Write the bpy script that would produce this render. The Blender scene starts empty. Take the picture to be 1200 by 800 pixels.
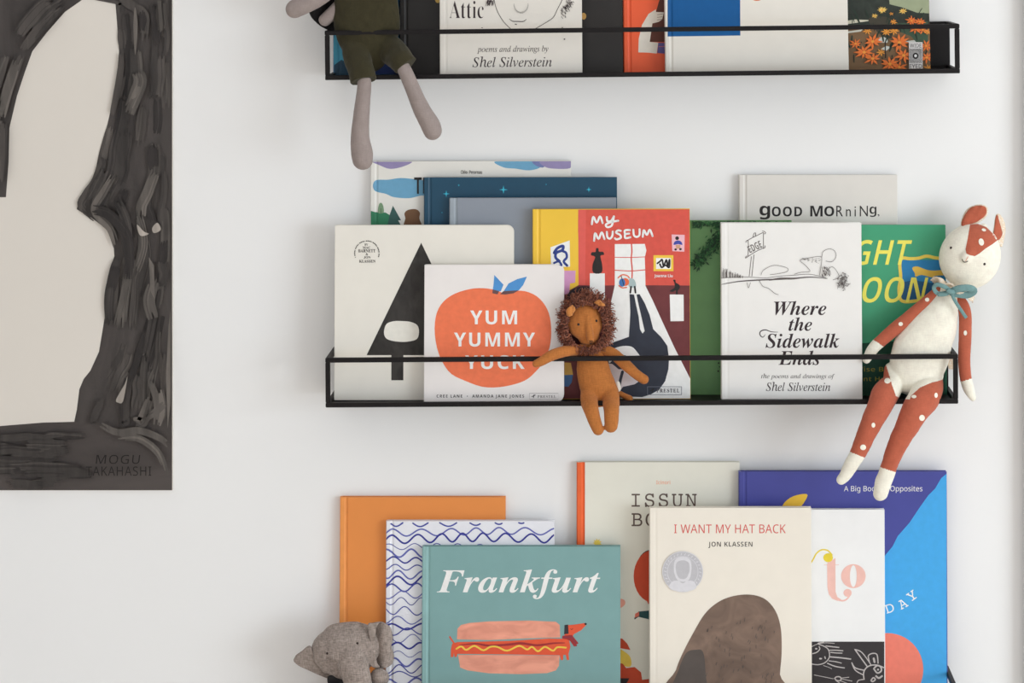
import bpy, bmesh, math, random
import numpy as np
from mathutils import Vector, Matrix, Euler
from mathutils.geometry import tessellate_polygon
from mathutils.bvhtree import BVHTree
random.seed(7)
SC = bpy.context.scene
COL = SC.collection
PI = math.pi
# ------------------------------------------------------------------ camera
# camera stands 3.2 m in front of the wall (wall is y = 0, camera looks along +y)
CD, F, VX, VY, CZ = 3.2, 2879.0, 738.0, -80.0, 1.6
cam = bpy.data.cameras.new('camera'); co = bpy.data.objects.new('camera', cam); COL.objects.link(co)
co.location = (0, -CD, CZ); co.rotation_euler = (PI/2, 0, 0)
cam.sensor_width = 36; cam.lens = F/1200*36
cam.shift_x = (600-VX)/1200; cam.shift_y = (VY-400)/1200
SC.camera = co
# ------------------------------------------------------------------ light
w = bpy.data.worlds.new('world'); SC.world = w; w.use_nodes = True
bg = w.node_tree.nodes['Background']; bg.inputs[0].default_value = (0.972, 0.98, 1.0, 1); bg.inputs[1].default_value = 0.66
def area(name, loc, target, sx, sy, power, col):
    l = bpy.data.lights.new(name, 'AREA'); l.shape = 'RECTANGLE'; l.size = sx; l.size_y = sy; l.energy = power; l.color = col
    o = bpy.data.objects.new(name, l); COL.objects.link(o); o.location = loc
    o.rotation_euler = (Vector(target)-Vector(loc)).to_track_quat('-Z', 'Y').to_euler(); return o
area('window_light', (3.75, -3.1, 1.2), (0, 0, -.3), 2.2, 1.7, 94, (0.84, 0.93, 1.0))
sl = bpy.data.lights.new('bounce_sun', 'SUN'); sl.energy = 3.2; sl.angle = .03; sl.color = (1, .97, .93)
so = bpy.data.objects.new('bounce_sun', sl); COL.objects.link(so); so.location = (6, -1, 3)
so.rotation_euler = Vector((-.90, -.06, -.44)).to_track_quat('-Z', 'Y').to_euler()   # added sun: falls through the side window, floor bounce brightens the lower wall
SC.view_settings.view_transform = 'Standard'; SC.view_settings.look = 'None'
SC.view_settings.gamma = 1; SC.view_settings.exposure = -0.04
try: SC.view_settings.use_curve_mapping = False
except Exception: pass
# ------------------------------------------------------------------ materials
EL = 0.86
def lin(c):
    c /= 255.0
    return c/12.92 if c <= .04045 else ((c+.055)/1.055)**2.4
def alb(c, e=EL): return tuple(min(.92, lin(x)/e) for x in c)+(1,)
MATS = {}
def mat(name, c, rough=.6, noise=.05, scale=60, bump=0, bscale=900, weave=False, metal=0, sheen=0, e=EL, spec=.35, stretch=(1, 1, 1), dist=0, speck=None):
    if name in MATS: return MATS[name]
    m = bpy.data.materials.new(name); m.use_nodes = True; nt = m.node_tree; b = nt.nodes['Principled BSDF']
    N = nt.nodes.new; L = nt.links.new
    a = alb(c, e)
    b.inputs['Roughness'].default_value = rough; b.inputs['Metallic'].default_value = metal
    b.inputs['Specular IOR Level'].default_value = spec
    if sheen:
        b.inputs['Sheen Weight'].default_value = sheen; b.inputs['Sheen Roughness'].default_value = .5
    tc = N('ShaderNodeTexCoord'); mp = N('ShaderNodeMapping'); L(tc.outputs['Object'], mp.inputs[0])
    mp.inputs['Scale'].default_value = stretch
    nz = N('ShaderNodeTexNoise'); nz.inputs['Scale'].default_value = scale; nz.inputs['Detail'].default_value = 4
    nz.inputs['Distortion'].default_value = dist
    L(mp.outputs[0], nz.inputs['Vector'])
    r = N('ShaderNodeValToRGB'); L(nz.outputs['Fac'], r.inputs[0])
    r.color_ramp.elements[0].position = .3; r.color_ramp.elements[1].position = .7
    r.color_ramp.elements[0].color = tuple(x*(1-noise) for x in a[:3])+(1,)
    r.color_ramp.elements[1].color = tuple(min(.95, x*(1+noise)) for x in a[:3])+(1,)
    out = r.outputs[0]
    if speck:
        v = N('ShaderNodeTexVoronoi'); v.inputs['Scale'].default_value = speck[1]; L(tc.outputs['Object'], v.inputs['Vector'])
        rr = N('ShaderNodeValToRGB'); L(v.outputs['Distance'], rr.inputs[0])
        rr.color_ramp.elements[0].position = speck[2]; rr.color_ramp.elements[0].color = (1, 1, 1, 1)
        rr.color_ramp.elements[1].position = speck[2]+.08; rr.color_ramp.elements[1].color = (0, 0, 0, 1)
        mx = N('ShaderNodeMix'); mx.data_type = 'RGBA'; L(rr.outputs[0], mx.inputs[0]); L(out, mx.inputs[6]); mx.inputs[7].default_value = alb(speck[0])
        out = mx.outputs[2]
    if weave:
        hs = []
        for k, ax in enumerate('XZ'):
            mm = N('ShaderNodeMapping'); L(tc.outputs['Object'], mm.inputs[0])
            mm.inputs['Scale'].default_value = (1.0, .3, .12) if k == 0 else (.12, .3, 1.0)
            n2 = N('ShaderNodeTexNoise'); n2.inputs['Scale'].default_value = 1100; n2.inputs['Detail'].default_value = 2
            L(mm.outputs[0], n2.inputs['Vector']); hs.append(n2)
        ad = N('ShaderNodeMath'); ad.operation = 'ADD'; L(hs[0].outputs['Fac'], ad.inputs[0]); L(hs[1].outputs['Fac'], ad.inputs[1])
        r2 = N('ShaderNodeMapRange'); L(ad.outputs[0], r2.inputs[0])
        r2.inputs[1].default_value = .75; r2.inputs[2].default_value = 1.25; r2.inputs[3].default_value = 1-weave; r2.inputs[4].default_value = 1+weave
        vm = N('ShaderNodeVectorMath'); vm.operation = 'SCALE'; L(out, vm.inputs[0]); L(r2.outputs[0], vm.inputs['Scale']); out = vm.outputs[0]
    L(out, b.inputs['Base Color'])
    if bump:
        nb = N('ShaderNodeTexNoise'); nb.inputs['Scale'].default_value = bscale; nb.inputs['Detail'].default_value = 3
        L(tc.outputs['Object'], nb.inputs['Vector'])
        bp = N('ShaderNodeBump'); bp.inputs['Strength'].default_value = bump; bp.inputs['Distance'].default_value = .001
        L(nb.outputs['Fac'], bp.inputs['Height']); L(bp.outputs[0], b.inputs['Normal'])
    MATS[name] = m; return m
_pm = {}
def ink(*c, **k):
    """printed colour on paper"""
    if c not in _pm: _pm[c] = mat('print_%02x%02x%02x' % c, c, rough=k.get('rough', .55), noise=k.get('noise', .04), scale=k.get('scale', 120))
    return _pm[c]
M_WALL = mat('wall_paint', (232, 231, 230), .9, .008, 3, .05, 220, e=.86, spec=.2)
M_METAL = mat('black_powder_coat', (19, 15, 16), .5, .1, 300, .1, 1500, spec=.25)
M_PAGE = mat('page_paper', (226, 220, 206), .8, .06, 800)
M_WOOD = mat('oak_floor', (214, 204, 192), .5, .1, 8, stretch=(1, 12, 1))
# ------------------------------------------------------------------ helpers
def px(x, y, Y=0.0):
    k = (CD+Y)/F
    return Vector(((x-VX)*k, Y, CZ-(y-VY)*k))
def topx(v):
    k = (CD+v[1])/F
    return v[0]/k+VX, (CZ-v[2])/k+VY
def link(name, me, parent=None, loc=None):
    o = bpy.data.objects.new(name, me); COL.objects.link(o)
    if parent: o.parent = parent
    if loc is not None: o.location = loc
    return o
def props(o, label=None, cat=None, group=None, kind=None):
    if label: o['label'] = label
    if cat: o['category'] = cat
    if group: o['group'] = group
    if kind: o['kind'] = kind
    return o
def empty(name, loc, label, cat, group=None, rot=(0, 0, 0)):
    o = bpy.data.objects.new(name, None); COL.objects.link(o); o.location = loc; o.rotation_euler = rot
    o.empty_display_size = .02
    return props(o, label, cat, group)
def mesh(name, vs, fs, mats, parent=None, smooth=False, mi=None, off=None, loc=None):
    me = bpy.data.meshes.new(name)
    if off is not None: vs = [Vector(v)-off for v in vs]
    me.from_pydata([tuple(v) for v in vs], [], fs)
    for m in (mats if isinstance(mats, (list, tuple)) else [mats]): me.materials.append(m)
    if mi is not None: me.polygons.foreach_set('material_index', mi)
    if smooth: me.polygons.foreach_set('use_smooth', [True]*len(me.polygons))
    me.update()
    return link(name, me, parent, loc)
def boxv(x0, x1, y0, y1, z0, z1):
    vs = [(x, y, z) for x in (x0, x1) for y in (y0, y1) for z in (z0, z1)]
    return vs, [(0, 1, 3, 2), (4, 6, 7, 5), (0, 4, 5, 1), (2, 3, 7, 6), (0, 2, 6, 4), (1, 5, 7, 3)]
def box(name, x0, x1, y0, y1, z0, z1, m, parent=None, bevel=0):
    v, f = boxv(x0, x1, y0, y1, z0, z1)
    o = mesh(name, v, f, m, parent)
    if bevel:
        bm = bmesh.new(); bm.from_mesh(o.data)
        bmesh.ops.bevel(bm, geom=bm.edges[:], offset=bevel, segments=2, affect='EDGES'); bm.to_mesh(o.data); bm.free()
    return o
def prism(name, pts, z0, z1, m, parent=None, smooth=False):
    """closed outline in xy extruded along z, concave allowed"""
    n = len(pts)
    vs = [(x, y, z0) for x, y in pts]+[(x, y, z1) for x, y in pts]
    fs = [(i, (i+1) % n, n+(i+1) % n, n+i) for i in range(n)]
    t = tessellate_polygon([[Vector((x, y, 0)) for x, y in pts]])
    fs += [tuple(a) for a in t]+[tuple(n+i for i in reversed(a)) for a in t]
    o = mesh(name, vs, fs, m, parent)
    bm = bmesh.new(); bm.from_mesh(o.data); bmesh.ops.recalc_face_normals(bm, faces=bm.faces); bm.to_mesh(o.data); bm.free()
    return o
def cat(pts, closed=False, n=6):
    """Catmull-Rom through the points"""
    P = [tuple(p) for p in pts]; m = len(P); out = []
    rng = range(m) if closed else range(m-1)
    for i in rng:
        g = lambda k: P[k % m] if closed else P[max(0, min(m-1, k))]
        p0, p1, p2, p3 = g(i-1), g(i), g(i+1), g(i+2)
        for s in range(n):
            t = s/n
            out.append(tuple(.5*(2*b+(c-a)*t+(2*a-5*b+4*c-d)*t*t+(3*b-a-3*c+d)*t**3) for a, b, c, d in zip(p0, p1, p2, p3)))
    if not closed: out.append(P[-1])
    return out
# -------- flat print: everything is laid on a panel (a cover or a canvas), which maps photo pixels to its own plane
class Panel:
    def __init__(s, root, prof=None):
        s.root = root; bpy.context.view_layer.update(); s.M = root.matrix_world.copy(); s.I = s.M.inverted()
        s.prof = prof or (lambda x: 0.0); s.layer = 0
        s.w = s.h = 1e9
    def p2l(s, x, y):
        C = s.I @ Vector((0, -CD, CZ)); D = s.I.to_3x3() @ Vector(((x-VX)/F, 1, -(y-VY)/F))
        t = -C.y/D.y; P = C+D*t
        return P.x, P.z
    def flush(s, name, items, up=True, label=None):
        """items: list of (material, verts(px), tris). one child mesh"""
        vs, fs, mats, mi = [], [], [], []
        for i, (m, V, T) in enumerate(items):
            if m not in mats: mats.append(m)
            k = mats.index(m); b = len(vs)
            yo = -(0.00012+0.00004*(s.layer+i*.35))
            for p in V:
                x, z = s.p2l(*p); x = min(max(x, .0003), s.w-.0003); z = min(max(z, .0004), s.h-.0004)
                vs.append((x, yo, z))
            for t in T:
                a, c, d = (vs[b+j] for j in t[:3])
                cr = (c[0]-a[0])*(d[2]-a[2])-(c[2]-a[2])*(d[0]-a[0])
                fs.append(tuple(b+j for j in (t if cr > 0 else t[::-1]))); mi.append(k)
        s.layer += 1+int(len(items)*.35)
        o = mesh(name, vs, fs, mats, s.root, mi=mi)
        if s.prof(.008) > 0 and min(v[0] for v in vs) < .0105:
            bm = bmesh.new(); bm.from_mesh(o.data)
            for cx_ in (.0012, .0055, .0072, .0088, .0105):
                bmesh.ops.bisect_plane(bm, geom=bm.verts[:]+bm.edges[:]+bm.faces[:], plane_co=(cx_, 0, 0), plane_no=(1, 0, 0), dist=1e-7)
            for v in bm.verts: v.co.y += s.prof(v.co.x)
            bm.to_mesh(o.data); bm.free()
        if label: o['label'] = label
        return o
def poly(m, pts, smooth=False, n=5, holes=()):
    P = cat(pts, True, n) if smooth else list(pts)
    loops = [P]+[cat(h, True, n) if smooth else list(h) for h in holes]
    t = tessellate_polygon([[Vector((x, y, 0)) for x, y in l] for l in loops])
    return (m, [p for l in loops for p in l], [tuple(a) for a in t])
def rect(m, x0, y0, x1, y1): return poly(m, [(x0, y0), (x1, y0), (x1, y1), (x0, y1)])
def ell(m, cx, cy, rx, ry, a0=0, a1=2*PI, rot=0, n=32):
    P = []
    for i in range(n):
        a = a0+(a1-a0)*i/n; x = rx*math.cos(a); y = ry*math.sin(a)
        P.append((cx+x*math.cos(rot)-y*math.sin(rot), cy+x*math.sin(rot)+y*math.cos(rot)))
    return (m, P, [(0, i, i+1) for i in range(1, n-1)])
def stroke(m, pts, wd, smooth=True, n=5, taper=False, closed=False):
    P = cat(pts, closed, n) if smooth and len(pts) > 2 else list(pts)
    if closed: P = P+[P[0]]
    V, T = [], []
    L = len(P)
    for i, p in enumerate(P):
        a = P[max(0, i-1)]; b = P[min(L-1, i+1)]
        dx, dy = b[0]-a[0], b[1]-a[1]; l = math.hypot(dx, dy) or 1
        ww = wd*(math.sin(PI*(i+.6)/(L+.2))**.5 if taper else 1)/2
        V += [(p[0]-dy/l*ww, p[1]+dx/l*ww), (p[0]+dy/l*ww, p[1]-dx/l*ww)]
        if i: T += [(2*i-2, 2*i-1, 2*i), (2*i, 2*i-1, 2*i+1)]
    if not taper and wd > 1.2 and not closed:
        for e in (P[0], P[-1]):
            b = len(V); V += [(e[0]+wd/2*math.cos(k*PI/5), e[1]+wd/2*math.sin(k*PI/5)) for k in range(10)]
            T += [(b, b+k, b+k+1) for k in range(1, 9)]
    return (m, V, T)
STY = {'serifb': (0x1d400, 0x1d41a), 'it': (0x1d434, 0x1d44e), 'bi': (0x1d468, 0x1d482), 'mono': (0x1d670, 0x1d68a), 'sansb': (0x1d5d4, 0x1d5ee), 'sans': (0x1d5a0, 0x1d5ba)}
def text(m, s, bb, style=None, off=0, sp=1, shear=0, rot=0, res=4):
    if style is None and off > .008: style = 'sansb'; off = min(0, off*.7-.022)
    off = min(0, off)
    if style:
        U, Lw = STY[style]
        s = ''.join('\u210e' if (style == 'it' and c == 'h') else chr(U+ord(c)-65) if 'A' <= c <= 'Z' else chr(Lw+ord(c)-97) if 'a' <= c <= 'z' else c for c in s)
    c = bpy.data.curves.new('t', 'FONT'); c.body = s; c.offset = off; c.space_character = sp; c.shear = shear; c.resolution_u = res
    o = bpy.data.objects.new('t', c); COL.objects.link(o)
    dg = bpy.context.evaluated_depsgraph_get(); dg.update()
    me = bpy.data.meshes.new_from_object(o.evaluated_get(dg))
    bpy.data.objects.remove(o); bpy.data.curves.remove(c)
    co_ = np.empty(len(me.vertices)*3); me.vertices.foreach_get('co', co_); co_ = co_.reshape(-1, 3)
    T = [tuple(p.vertices) for p in me.polygons]
    lo = co_.min(0); hi = co_.max(0); x0, y0, x1, y1 = bb
    X = x0+(co_[:, 0]-lo[0])/(hi[0]-lo[0])*(x1-x0); Y = y1-(co_[:, 1]-lo[1])/(hi[1]-lo[1])*(y1-y0)
    if rot:
        cx, cy = (x0+x1)/2, (y0+y1)/2; a = math.radians(rot)
        X, Y = cx+(X-cx)*math.cos(a)-(Y-cy)*math.sin(a), cy+(X-cx)*math.sin(a)+(Y-cy)*math.cos(a)
    bpy.data.meshes.remove(me)
    return (m, list(zip(X.tolist(), Y.tolist())), T)
# ------------------------------------------------------------------ room
props(box('wall_back', -3.0, 4.0, 0, .12, 0, 2.6, M_WALL), kind='structure')
props(box('floor', -3.0, 4.0, -5.0, 0, -.05, 0, M_WOOD), kind='structure')
props(box('ceiling', -3.0, 4.0, -5.0, 0, 2.6, 2.65, M_WALL), kind='structure')
props(box('baseboard_back', -3.0, 4.0, -.015, 0, 0, .09, M_WALL, bevel=.002), kind='structure')
x = px(1202, 400, -.022).x
props(box('shade_trim_1', x, x+.09, -.022, 0, .09, 2.6, M_WALL, bevel=.004), 'white casing strip added to shade the right end of the wall', kind='structure')  # casing added at the view edge so its soft shadow darkens the wall
# window in the side wall, where the daylight comes from
def side_wall():
    vs, fs = [], []
    for (y0, y1, z0, z1) in ((-5.0, -4.6, 0, 2.6), (-.5, 0, 0, 2.6), (-4.6, -.5, 0, .6), (-4.6, -.5, 2.5, 2.6)):
        v, f = boxv(4.0, 4.12, y0, y1, z0, z1); b = len(vs); vs += v; fs += [tuple(b+i for i in q) for q in f]
    return mesh('wall_right', vs, fs, M_WALL)
props(side_wall(), kind='structure')
wv, wf = [], []
for (y0, y1, z0, z1) in ((-4.6, -4.55, .6, 2.5), (-.55, -.5, .6, 2.5), (-4.55, -.55, .6, .65), (-4.55, -.55, 2.45, 2.5), (-3.2, -3.15, .65, 2.45), (-1.9, -1.85, .65, 2.45)):
    v, f = boxv(4.03, 4.09, y0, y1, z0, z1); b = len(wv); wv += v; wf += [tuple(b+i for i in q) for q in f]
props(mesh('window_1', wv, wf, M_WALL), kind='structure')
# ------------------------------------------------------------------ picture ledges
SH = {}
def ledge(key, xl, xr, yb, roll, label):
    """front frame outer edges in pixels, yb = height of the lower outer edge at the middle of the ledge"""
    k = (CD-.091)/F
    X0, X1 = (xl-VX)*k, (xr-VX)*k; L = X1-X0; Z = CZ-(yb-VY)*k; H = .0625; s = .0058; D = .091
    r = empty('picture_ledge', ((X0+X1)/2, 0, Z), label, 'wall shelf', 'black metal picture ledges', (0, roll, 0))
    a = -L/2; b = L/2
    box('floor_panel', a+.001, b-.001, -D+.004, -.001, 0, .0018, M_METAL, r)
    box('back_panel', a+.001, b-.001, -.0024, -.0004, .0018, H, M_METAL, r)
    for z in (0, H-s): box('rail', a, b, -D, -D+s, z, z+s, M_METAL, r, .0006)
    for x_ in (a, b-s): box('post', x_, x_+s, -D, -D+s, s, H-s, M_METAL, r, .0006)
    for x_ in (a, b-s):
        box('side_rail', x_, x_+s, -D+s, -.0024, H-s, H, M_METAL, r, .0006)
        box('side_rail', x_, x_+s, -D+s, -.0024, 0, s, M_METAL, r, .0006)
    SH[key] = lambda X: Z+.0019-(X-(X0+X1)/2)*math.tan(roll)
    return r
ledge('top', 381, 1125, 89.9, -.0108, 'black metal picture ledge at the top of the wall with the long-legged grey doll')
ledge('mid', 381.5, 1123, 475.2, -.0061, 'black metal picture ledge in the middle holding the lion and fawn dolls')
ledge('low', 382, 1122, 862, -.0008, 'black metal picture ledge at the bottom, mostly hidden by books and the elephant')
# ------------------------------------------------------------------ books
def book(shelf, x0, x1, yt, Yb, Yt, t, cover_m, label, kind='hard', spine_m=None, roll=0, name='picture_book', page=None, group=None, tall=None):
    zf = SH[shelf]; xm = (x0+x1)/2
    Zb = zf(px(xm, 400, Yb).x)
    Zt = px(xm, yt, Yt).z
    h = tall or math.hypot(Zt-Zb, Yt-Yb)
    th = math.asin(max(-.5, min(.5, (Yt-Yb)/h)))
    ym = min(yt+60, 790) if yt > 0 else 60
    Ym = Yb+(Yt-Yb)*.6
    X0 = px(x0, ym, Ym).x; wd = px(x1, ym, Ym).x-X0
    Zb0 = zf(X0)+t*math.sin(th)+.0003
    R = Matrix.Rotation(-th, 4, 'X') @ Matrix.Rotation(-roll, 4, 'Y')
    r = empty(name, (X0, Yb, Zb0), label, 'book', group)
    r.rotation_euler = R.to_euler()
    b = .0022 if kind != 'board' else .0013
    prof = lambda x: 0.0
    if kind == 'hard' or kind == 'soft':
        g = .0011 if kind == 'hard' else .0003
        def prof(x):
            if x < .0055: return .0 if x > .0012 else .0008*(1-x/.0012)
            if x < .0072: return g*(x-.0055)/.0017
            if x < .0088: return g
            if x < .0105: return g*(1-(x-.0088)/.0017)
            return 0.0
        front = [(wd, .0004), (wd-.0004, 0), (.0105, 0), (.0088, g), (.0072, g), (.0055, 0), (.0012, 0), (.0003, .0008)]
        back = [(x_, t-y_) for x_, y_ in reversed(front)]
        inner = [(wd, t-b), (.0030, t-b), (.0022, t*.5), (.0030, b), (wd, b)]
        prism('cover', front+[(-.0004, t*.5)]+back+inner, 0, h, cover_m, r)
        if spine_m:
            P = [(-.0006, t*.5), (.0001, .0007), (.0010, -.0002), (.0056, -.0002), (.0073, g-.0002), (.0086, g-.0002), (.0103, -.0002), (.0103, .0004), (.0086, g+.0004), (.0073, g+.0004), (.0056, .0004), (.0010, .0004), (.0003, .0009), (-.0002, t*.5)]
            o_ = prism('spine_cloth', P, 0, h, spine_m, r)
        box('pages', .0035, wd-.003, b, t-b, .003, h-.003, page or M_PAGE, r)
    else:
        rr = .009
        def outline(ins=0):
            x1_, z1_ = wd-ins, h-ins
            P = [(0, ins), (0, z1_)]
            for k in range(7): a = PI/2*k/6; P.append((x1_-rr+rr*math.sin(a), z1_-rr+rr*math.cos(a)))
            for k in range(7): a = PI/2*k/6; P.append((x1_-rr+rr*math.cos(a), ins+rr-rr*math.sin(a)))
            return P
        def slab(nm, y0, y1, m, ins=0, into=None):
            P = outline(ins); n = len(P)
            vs = [(x_, y0, z_) for x_, z_ in P]+[(x_, y1, z_) for x_, z_ in P]
            fs = [tuple(range(n)), tuple(range(2*n-1, n-1, -1))]+[(i, n+i, n+(i+1) % n, (i+1) % n) for i in range(n)]
            if into is not None:
                b_ = len(into[0]); into[0].extend(vs); into[1].extend([tuple(b_+q for q in f) for f in fs]); return
            o_ = mesh(nm, vs, fs, m, r); bm = bmesh.new(); bm.from_mesh(o_.data); bmesh.ops.recalc_face_normals(bm, faces=bm.faces); bm.to_mesh(o_.data); bm.free()
        slab('front_cover', 0, .0013, cover_m); slab('back_cover', t-.0013, t, cover_m)
        into = ([], []); nn = max(3, int((t-.0026)/.0012)); st = (t-.0026)/nn
        for k in range(nn): slab('', .0013+k*st+.0001, .0013+(k+1)*st-.0001, None, .0006, into)
        o_ = mesh('pages', into[0], into[1], page or M_PAGE, r); bm = bmesh.new(); bm.from_mesh(o_.data); bmesh.ops.recalc_face_normals(bm, faces=bm.faces); bm.to_mesh(o_.data); bm.free()
        box('spine', -.0008, .0001, 0.0002, t-.0002, 0.0002, h-.0002, cover_m, r)
    p = Panel(r, prof); p.w = wd; p.h = h; p.t = t
    return p
GM_, GT_, GL_ = 'picture books on the middle ledge', 'picture books on the top ledge', 'picture books on the bottom ledge'
WH = ink(232, 231, 228); BK = ink(38, 34, 34)
def cm(n, c, **k): return mat('cover_'+n, c, rough=k.get('rough', .42), noise=k.get('noise', .015), scale=40, bump=k.get('bump', 0.0), bscale=1800, spec=.4)

# ================= middle ledge
b = book('mid', 434.5, 670, 189, -.021, -.010, .009, cm('pale', (222, 220, 214)), 'tall white picture book with watercolour clouds, hindmost at the left of the middle ledge', group=GM_, roll=.003)
PU, LB, GR = ink(142, 132, 172), ink(104, 158, 190), ink(50, 122, 88)
b.flush('illustration', [
    poly(PU, [(438, 188.6), (481, 188.6), (474, 194.5), (458, 197.8), (446, 194)], True),
    poly(LB, [(437, 217), (441, 211), (455, 210.5), (470, 208.5), (490, 210.5), (508, 214), (508, 228), (494, 229), (480, 232), (462, 231), (452, 227), (440, 224)], True),
    poly(LB, [(581, 188.6), (630, 188.6), (633, 196), (620, 199.5), (604, 197.5), (590, 196)], True),
    poly(ink(108, 118, 166), [(624, 188.6), (640, 188.6), (637, 196), (628, 194)], True), poly(PU, [(634, 188.6), (671, 188.6), (668, 197), (648, 197.5), (638, 195)], True),
    poly(GR, [(434.5, 247), (440, 248.5), (452, 249), (460, 254), (466, 262), (500, 300), (434.5, 300)]),
    poly(ink(120, 150, 118), [(443, 249), (444, 240), (446.5, 237.5), (449, 241), (449.5, 249)], True), rect(ink(70, 90, 66), 446, 244, 446.7, 250),
    poly(ink(54, 88, 84), [(460.5, 241), (470, 258), (466.5, 258), (470, 264), (470, 275), (452, 275), (456.5, 252)]),
    poly(ink(112, 80, 56), [(474, 250), (478, 246), (487, 245), (492, 249), (491.5, 256), (493.5, 266), (474, 266), (475, 256)], True)])
b.flush('title', [text(BK, 'T', (485.3, 207.8, 494.2, 227), 'sansb', off=-.01), rect(BK, 495.7, 208, 498.2, 226.8)])
b.flush('author_name', [text(BK, 'Chloé Perarnau', (540, 199.3, 565, 203.6), off=.02, res=2)])

b = book('mid', 497, 723.5, 208, -.031, -.0205, .009, cm('night', (26, 68, 92), bump=.1, noise=.05), 'dark teal picture book with small bright stars behind the plain grey book', group=GM_, roll=.002)
ST = ink(60, 178, 205); it = []
for (sx, sy, sr) in ((523, 227, 4.2), (590, 222.2, 5), (537.6, 217, 1.6), (518, 249, 1.2), (548, 240, 1), (640, 216, 1.2), (690, 222, 3.5)):
    P = [(sx+(sr if i % 2 == 0 else sr*.22)*math.cos(i*PI/4), sy+(sr if i % 2 == 0 else sr*.22)*math.sin(i*PI/4)) for i in range(8)]
    it.append(poly(ST, P))
b.flush('illustration', it)
b = book('mid', 527, 722.5, 232, -.0415, -.031, .009, cm('grey', (134, 141, 152), bump=.05), 'plain slate-grey hardback standing between the dark teal book and the triangle book', group=GM_, roll=.002, spine_m=mat('grey_spine', (150, 159, 168), .5))
b = book('mid', 393, 602, 264.3, -.056, -.0445, .0125, cm('triangle', (224, 220, 211)), 'thick white board book with a dark grey triangle, leftmost at the front', kind='board', group=GM_, name='board_book', roll=.001)
TR = mat('print_charcoal_wash', (50, 47, 45), .6, .35, 38, dist=1.2, stretch=(1.6, 1, .8))
b.flush('illustration', [poly(TR, [(493.6, 284.3), (557, 416), (429.6, 416)]), rect(TR, 458.6, 416, 472.7, 445.4),
    poly(ink(224, 221, 212), [(450, 388), (453, 379.5), (461, 376.3), (470, 376), (481, 377), (489, 381), (491, 389), (488.5, 397), (479, 400), (468, 400.3), (457, 398.5), (451.5, 395)], True)])
it = []
for (s_, x0, x1, y0, y1) in (('BY', 427.3, 431.2, 285.2, 287.7), ('MAC', 425, 434, 288.6, 291.3), ('BARNETT', 419.9, 440, 291.9, 295.6), ('&', 428.6, 431.4, 296.5, 299.2), ('JON', 426.3, 434.4, 300, 303), ('KLASSEN', 421, 440, 304.3, 307.6)):
    it.append(text(BK, s_, (x0, y0, x1, y1), 'serifb' if s_ != '&' else None, off=.03, res=2))
for k in range(27):
    a0 = math.radians(201-k*8.2); a1 = a0-math.radians(6.0 if k % 4 else 3.0)
    it.append(stroke(BK, [(430+14.3*math.cos(a), 296.5-14.3*math.sin(a)) for a in (a0, (a0+a1)/2, a1)], 1.1, False))
b.flush('author_name', it)

b = book('mid', 498, 661, 311, -.0745, -.0625, .0145, cm('apple', (226, 221, 219)), 'white board book with a big orange apple and white capital letters', kind='board', group=GM_, name='board_book', roll=.001)
b.flush('illustration', [
    poly(ink(228, 115, 78, noise=.06), [(509.3, 385), (512, 366), (520, 353), (533, 344), (551, 338.5), (566, 337.5), (580, 339.5), (590, 343), (601, 341), (615, 341), (629, 347), (639, 358), (644.5, 372), (646, 390), (644, 407), (637, 424), (628, 435), (618, 444), (605, 449.5), (585, 453.5), (565, 453), (545, 446), (529, 438), (519, 425), (512, 407)], True, 3),
    poly(ink(76, 140, 200), [(579.3, 322), (590, 333.5), (587, 341), (583.5, 341.5), (577.4, 341), (578.5, 332)]),
    poly(ink(76, 140, 200), [(617.5, 324), (613, 334), (608, 340), (590, 341.5), (596, 332), (606, 327)]),
    poly(ink(98, 72, 74), [(577.3, 339), (585, 341), (583, 344.8), (577, 343.5)]), poly(ink(98, 72, 74), [(590, 341), (608, 340), (602, 343.5), (592, 345), (586, 344.6)])])
b.flush('title', [text(WH, 'YUM', (551, 363.7, 606, 380), off=.035, sp=1.15), text(WH, 'YUMMY', (532, 389.6, 627, 406), off=.035, sp=1.15), text(WH, 'YUCK', (545, 416, 614.8, 432.3), off=.035, sp=1.15)])
GYI = ink(120, 112, 112)
b.flush('author_name', [text(BK, 'CREE LANE  •  AMANDA JANE JONES', (511.7, 462.2, 614.2, 466.6), off=.022, sp=1.3, res=2)])
b.flush('publisher_mark', [text(GYI, 'PRESTEL', (630, 462.8, 651.5, 466), 'serifb', sp=1.3, res=2), stroke(GYI, [(620.5, 460.6), (654.2, 460.6), (654.2, 467.6), (620.5, 467.6), (620.5, 460.6)], .35, False), stroke(BK, [(623, 464.6), (627.5, 462.6)], .8, False), stroke(BK, [(626, 462), (625, 466)], .8, False)])

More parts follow.
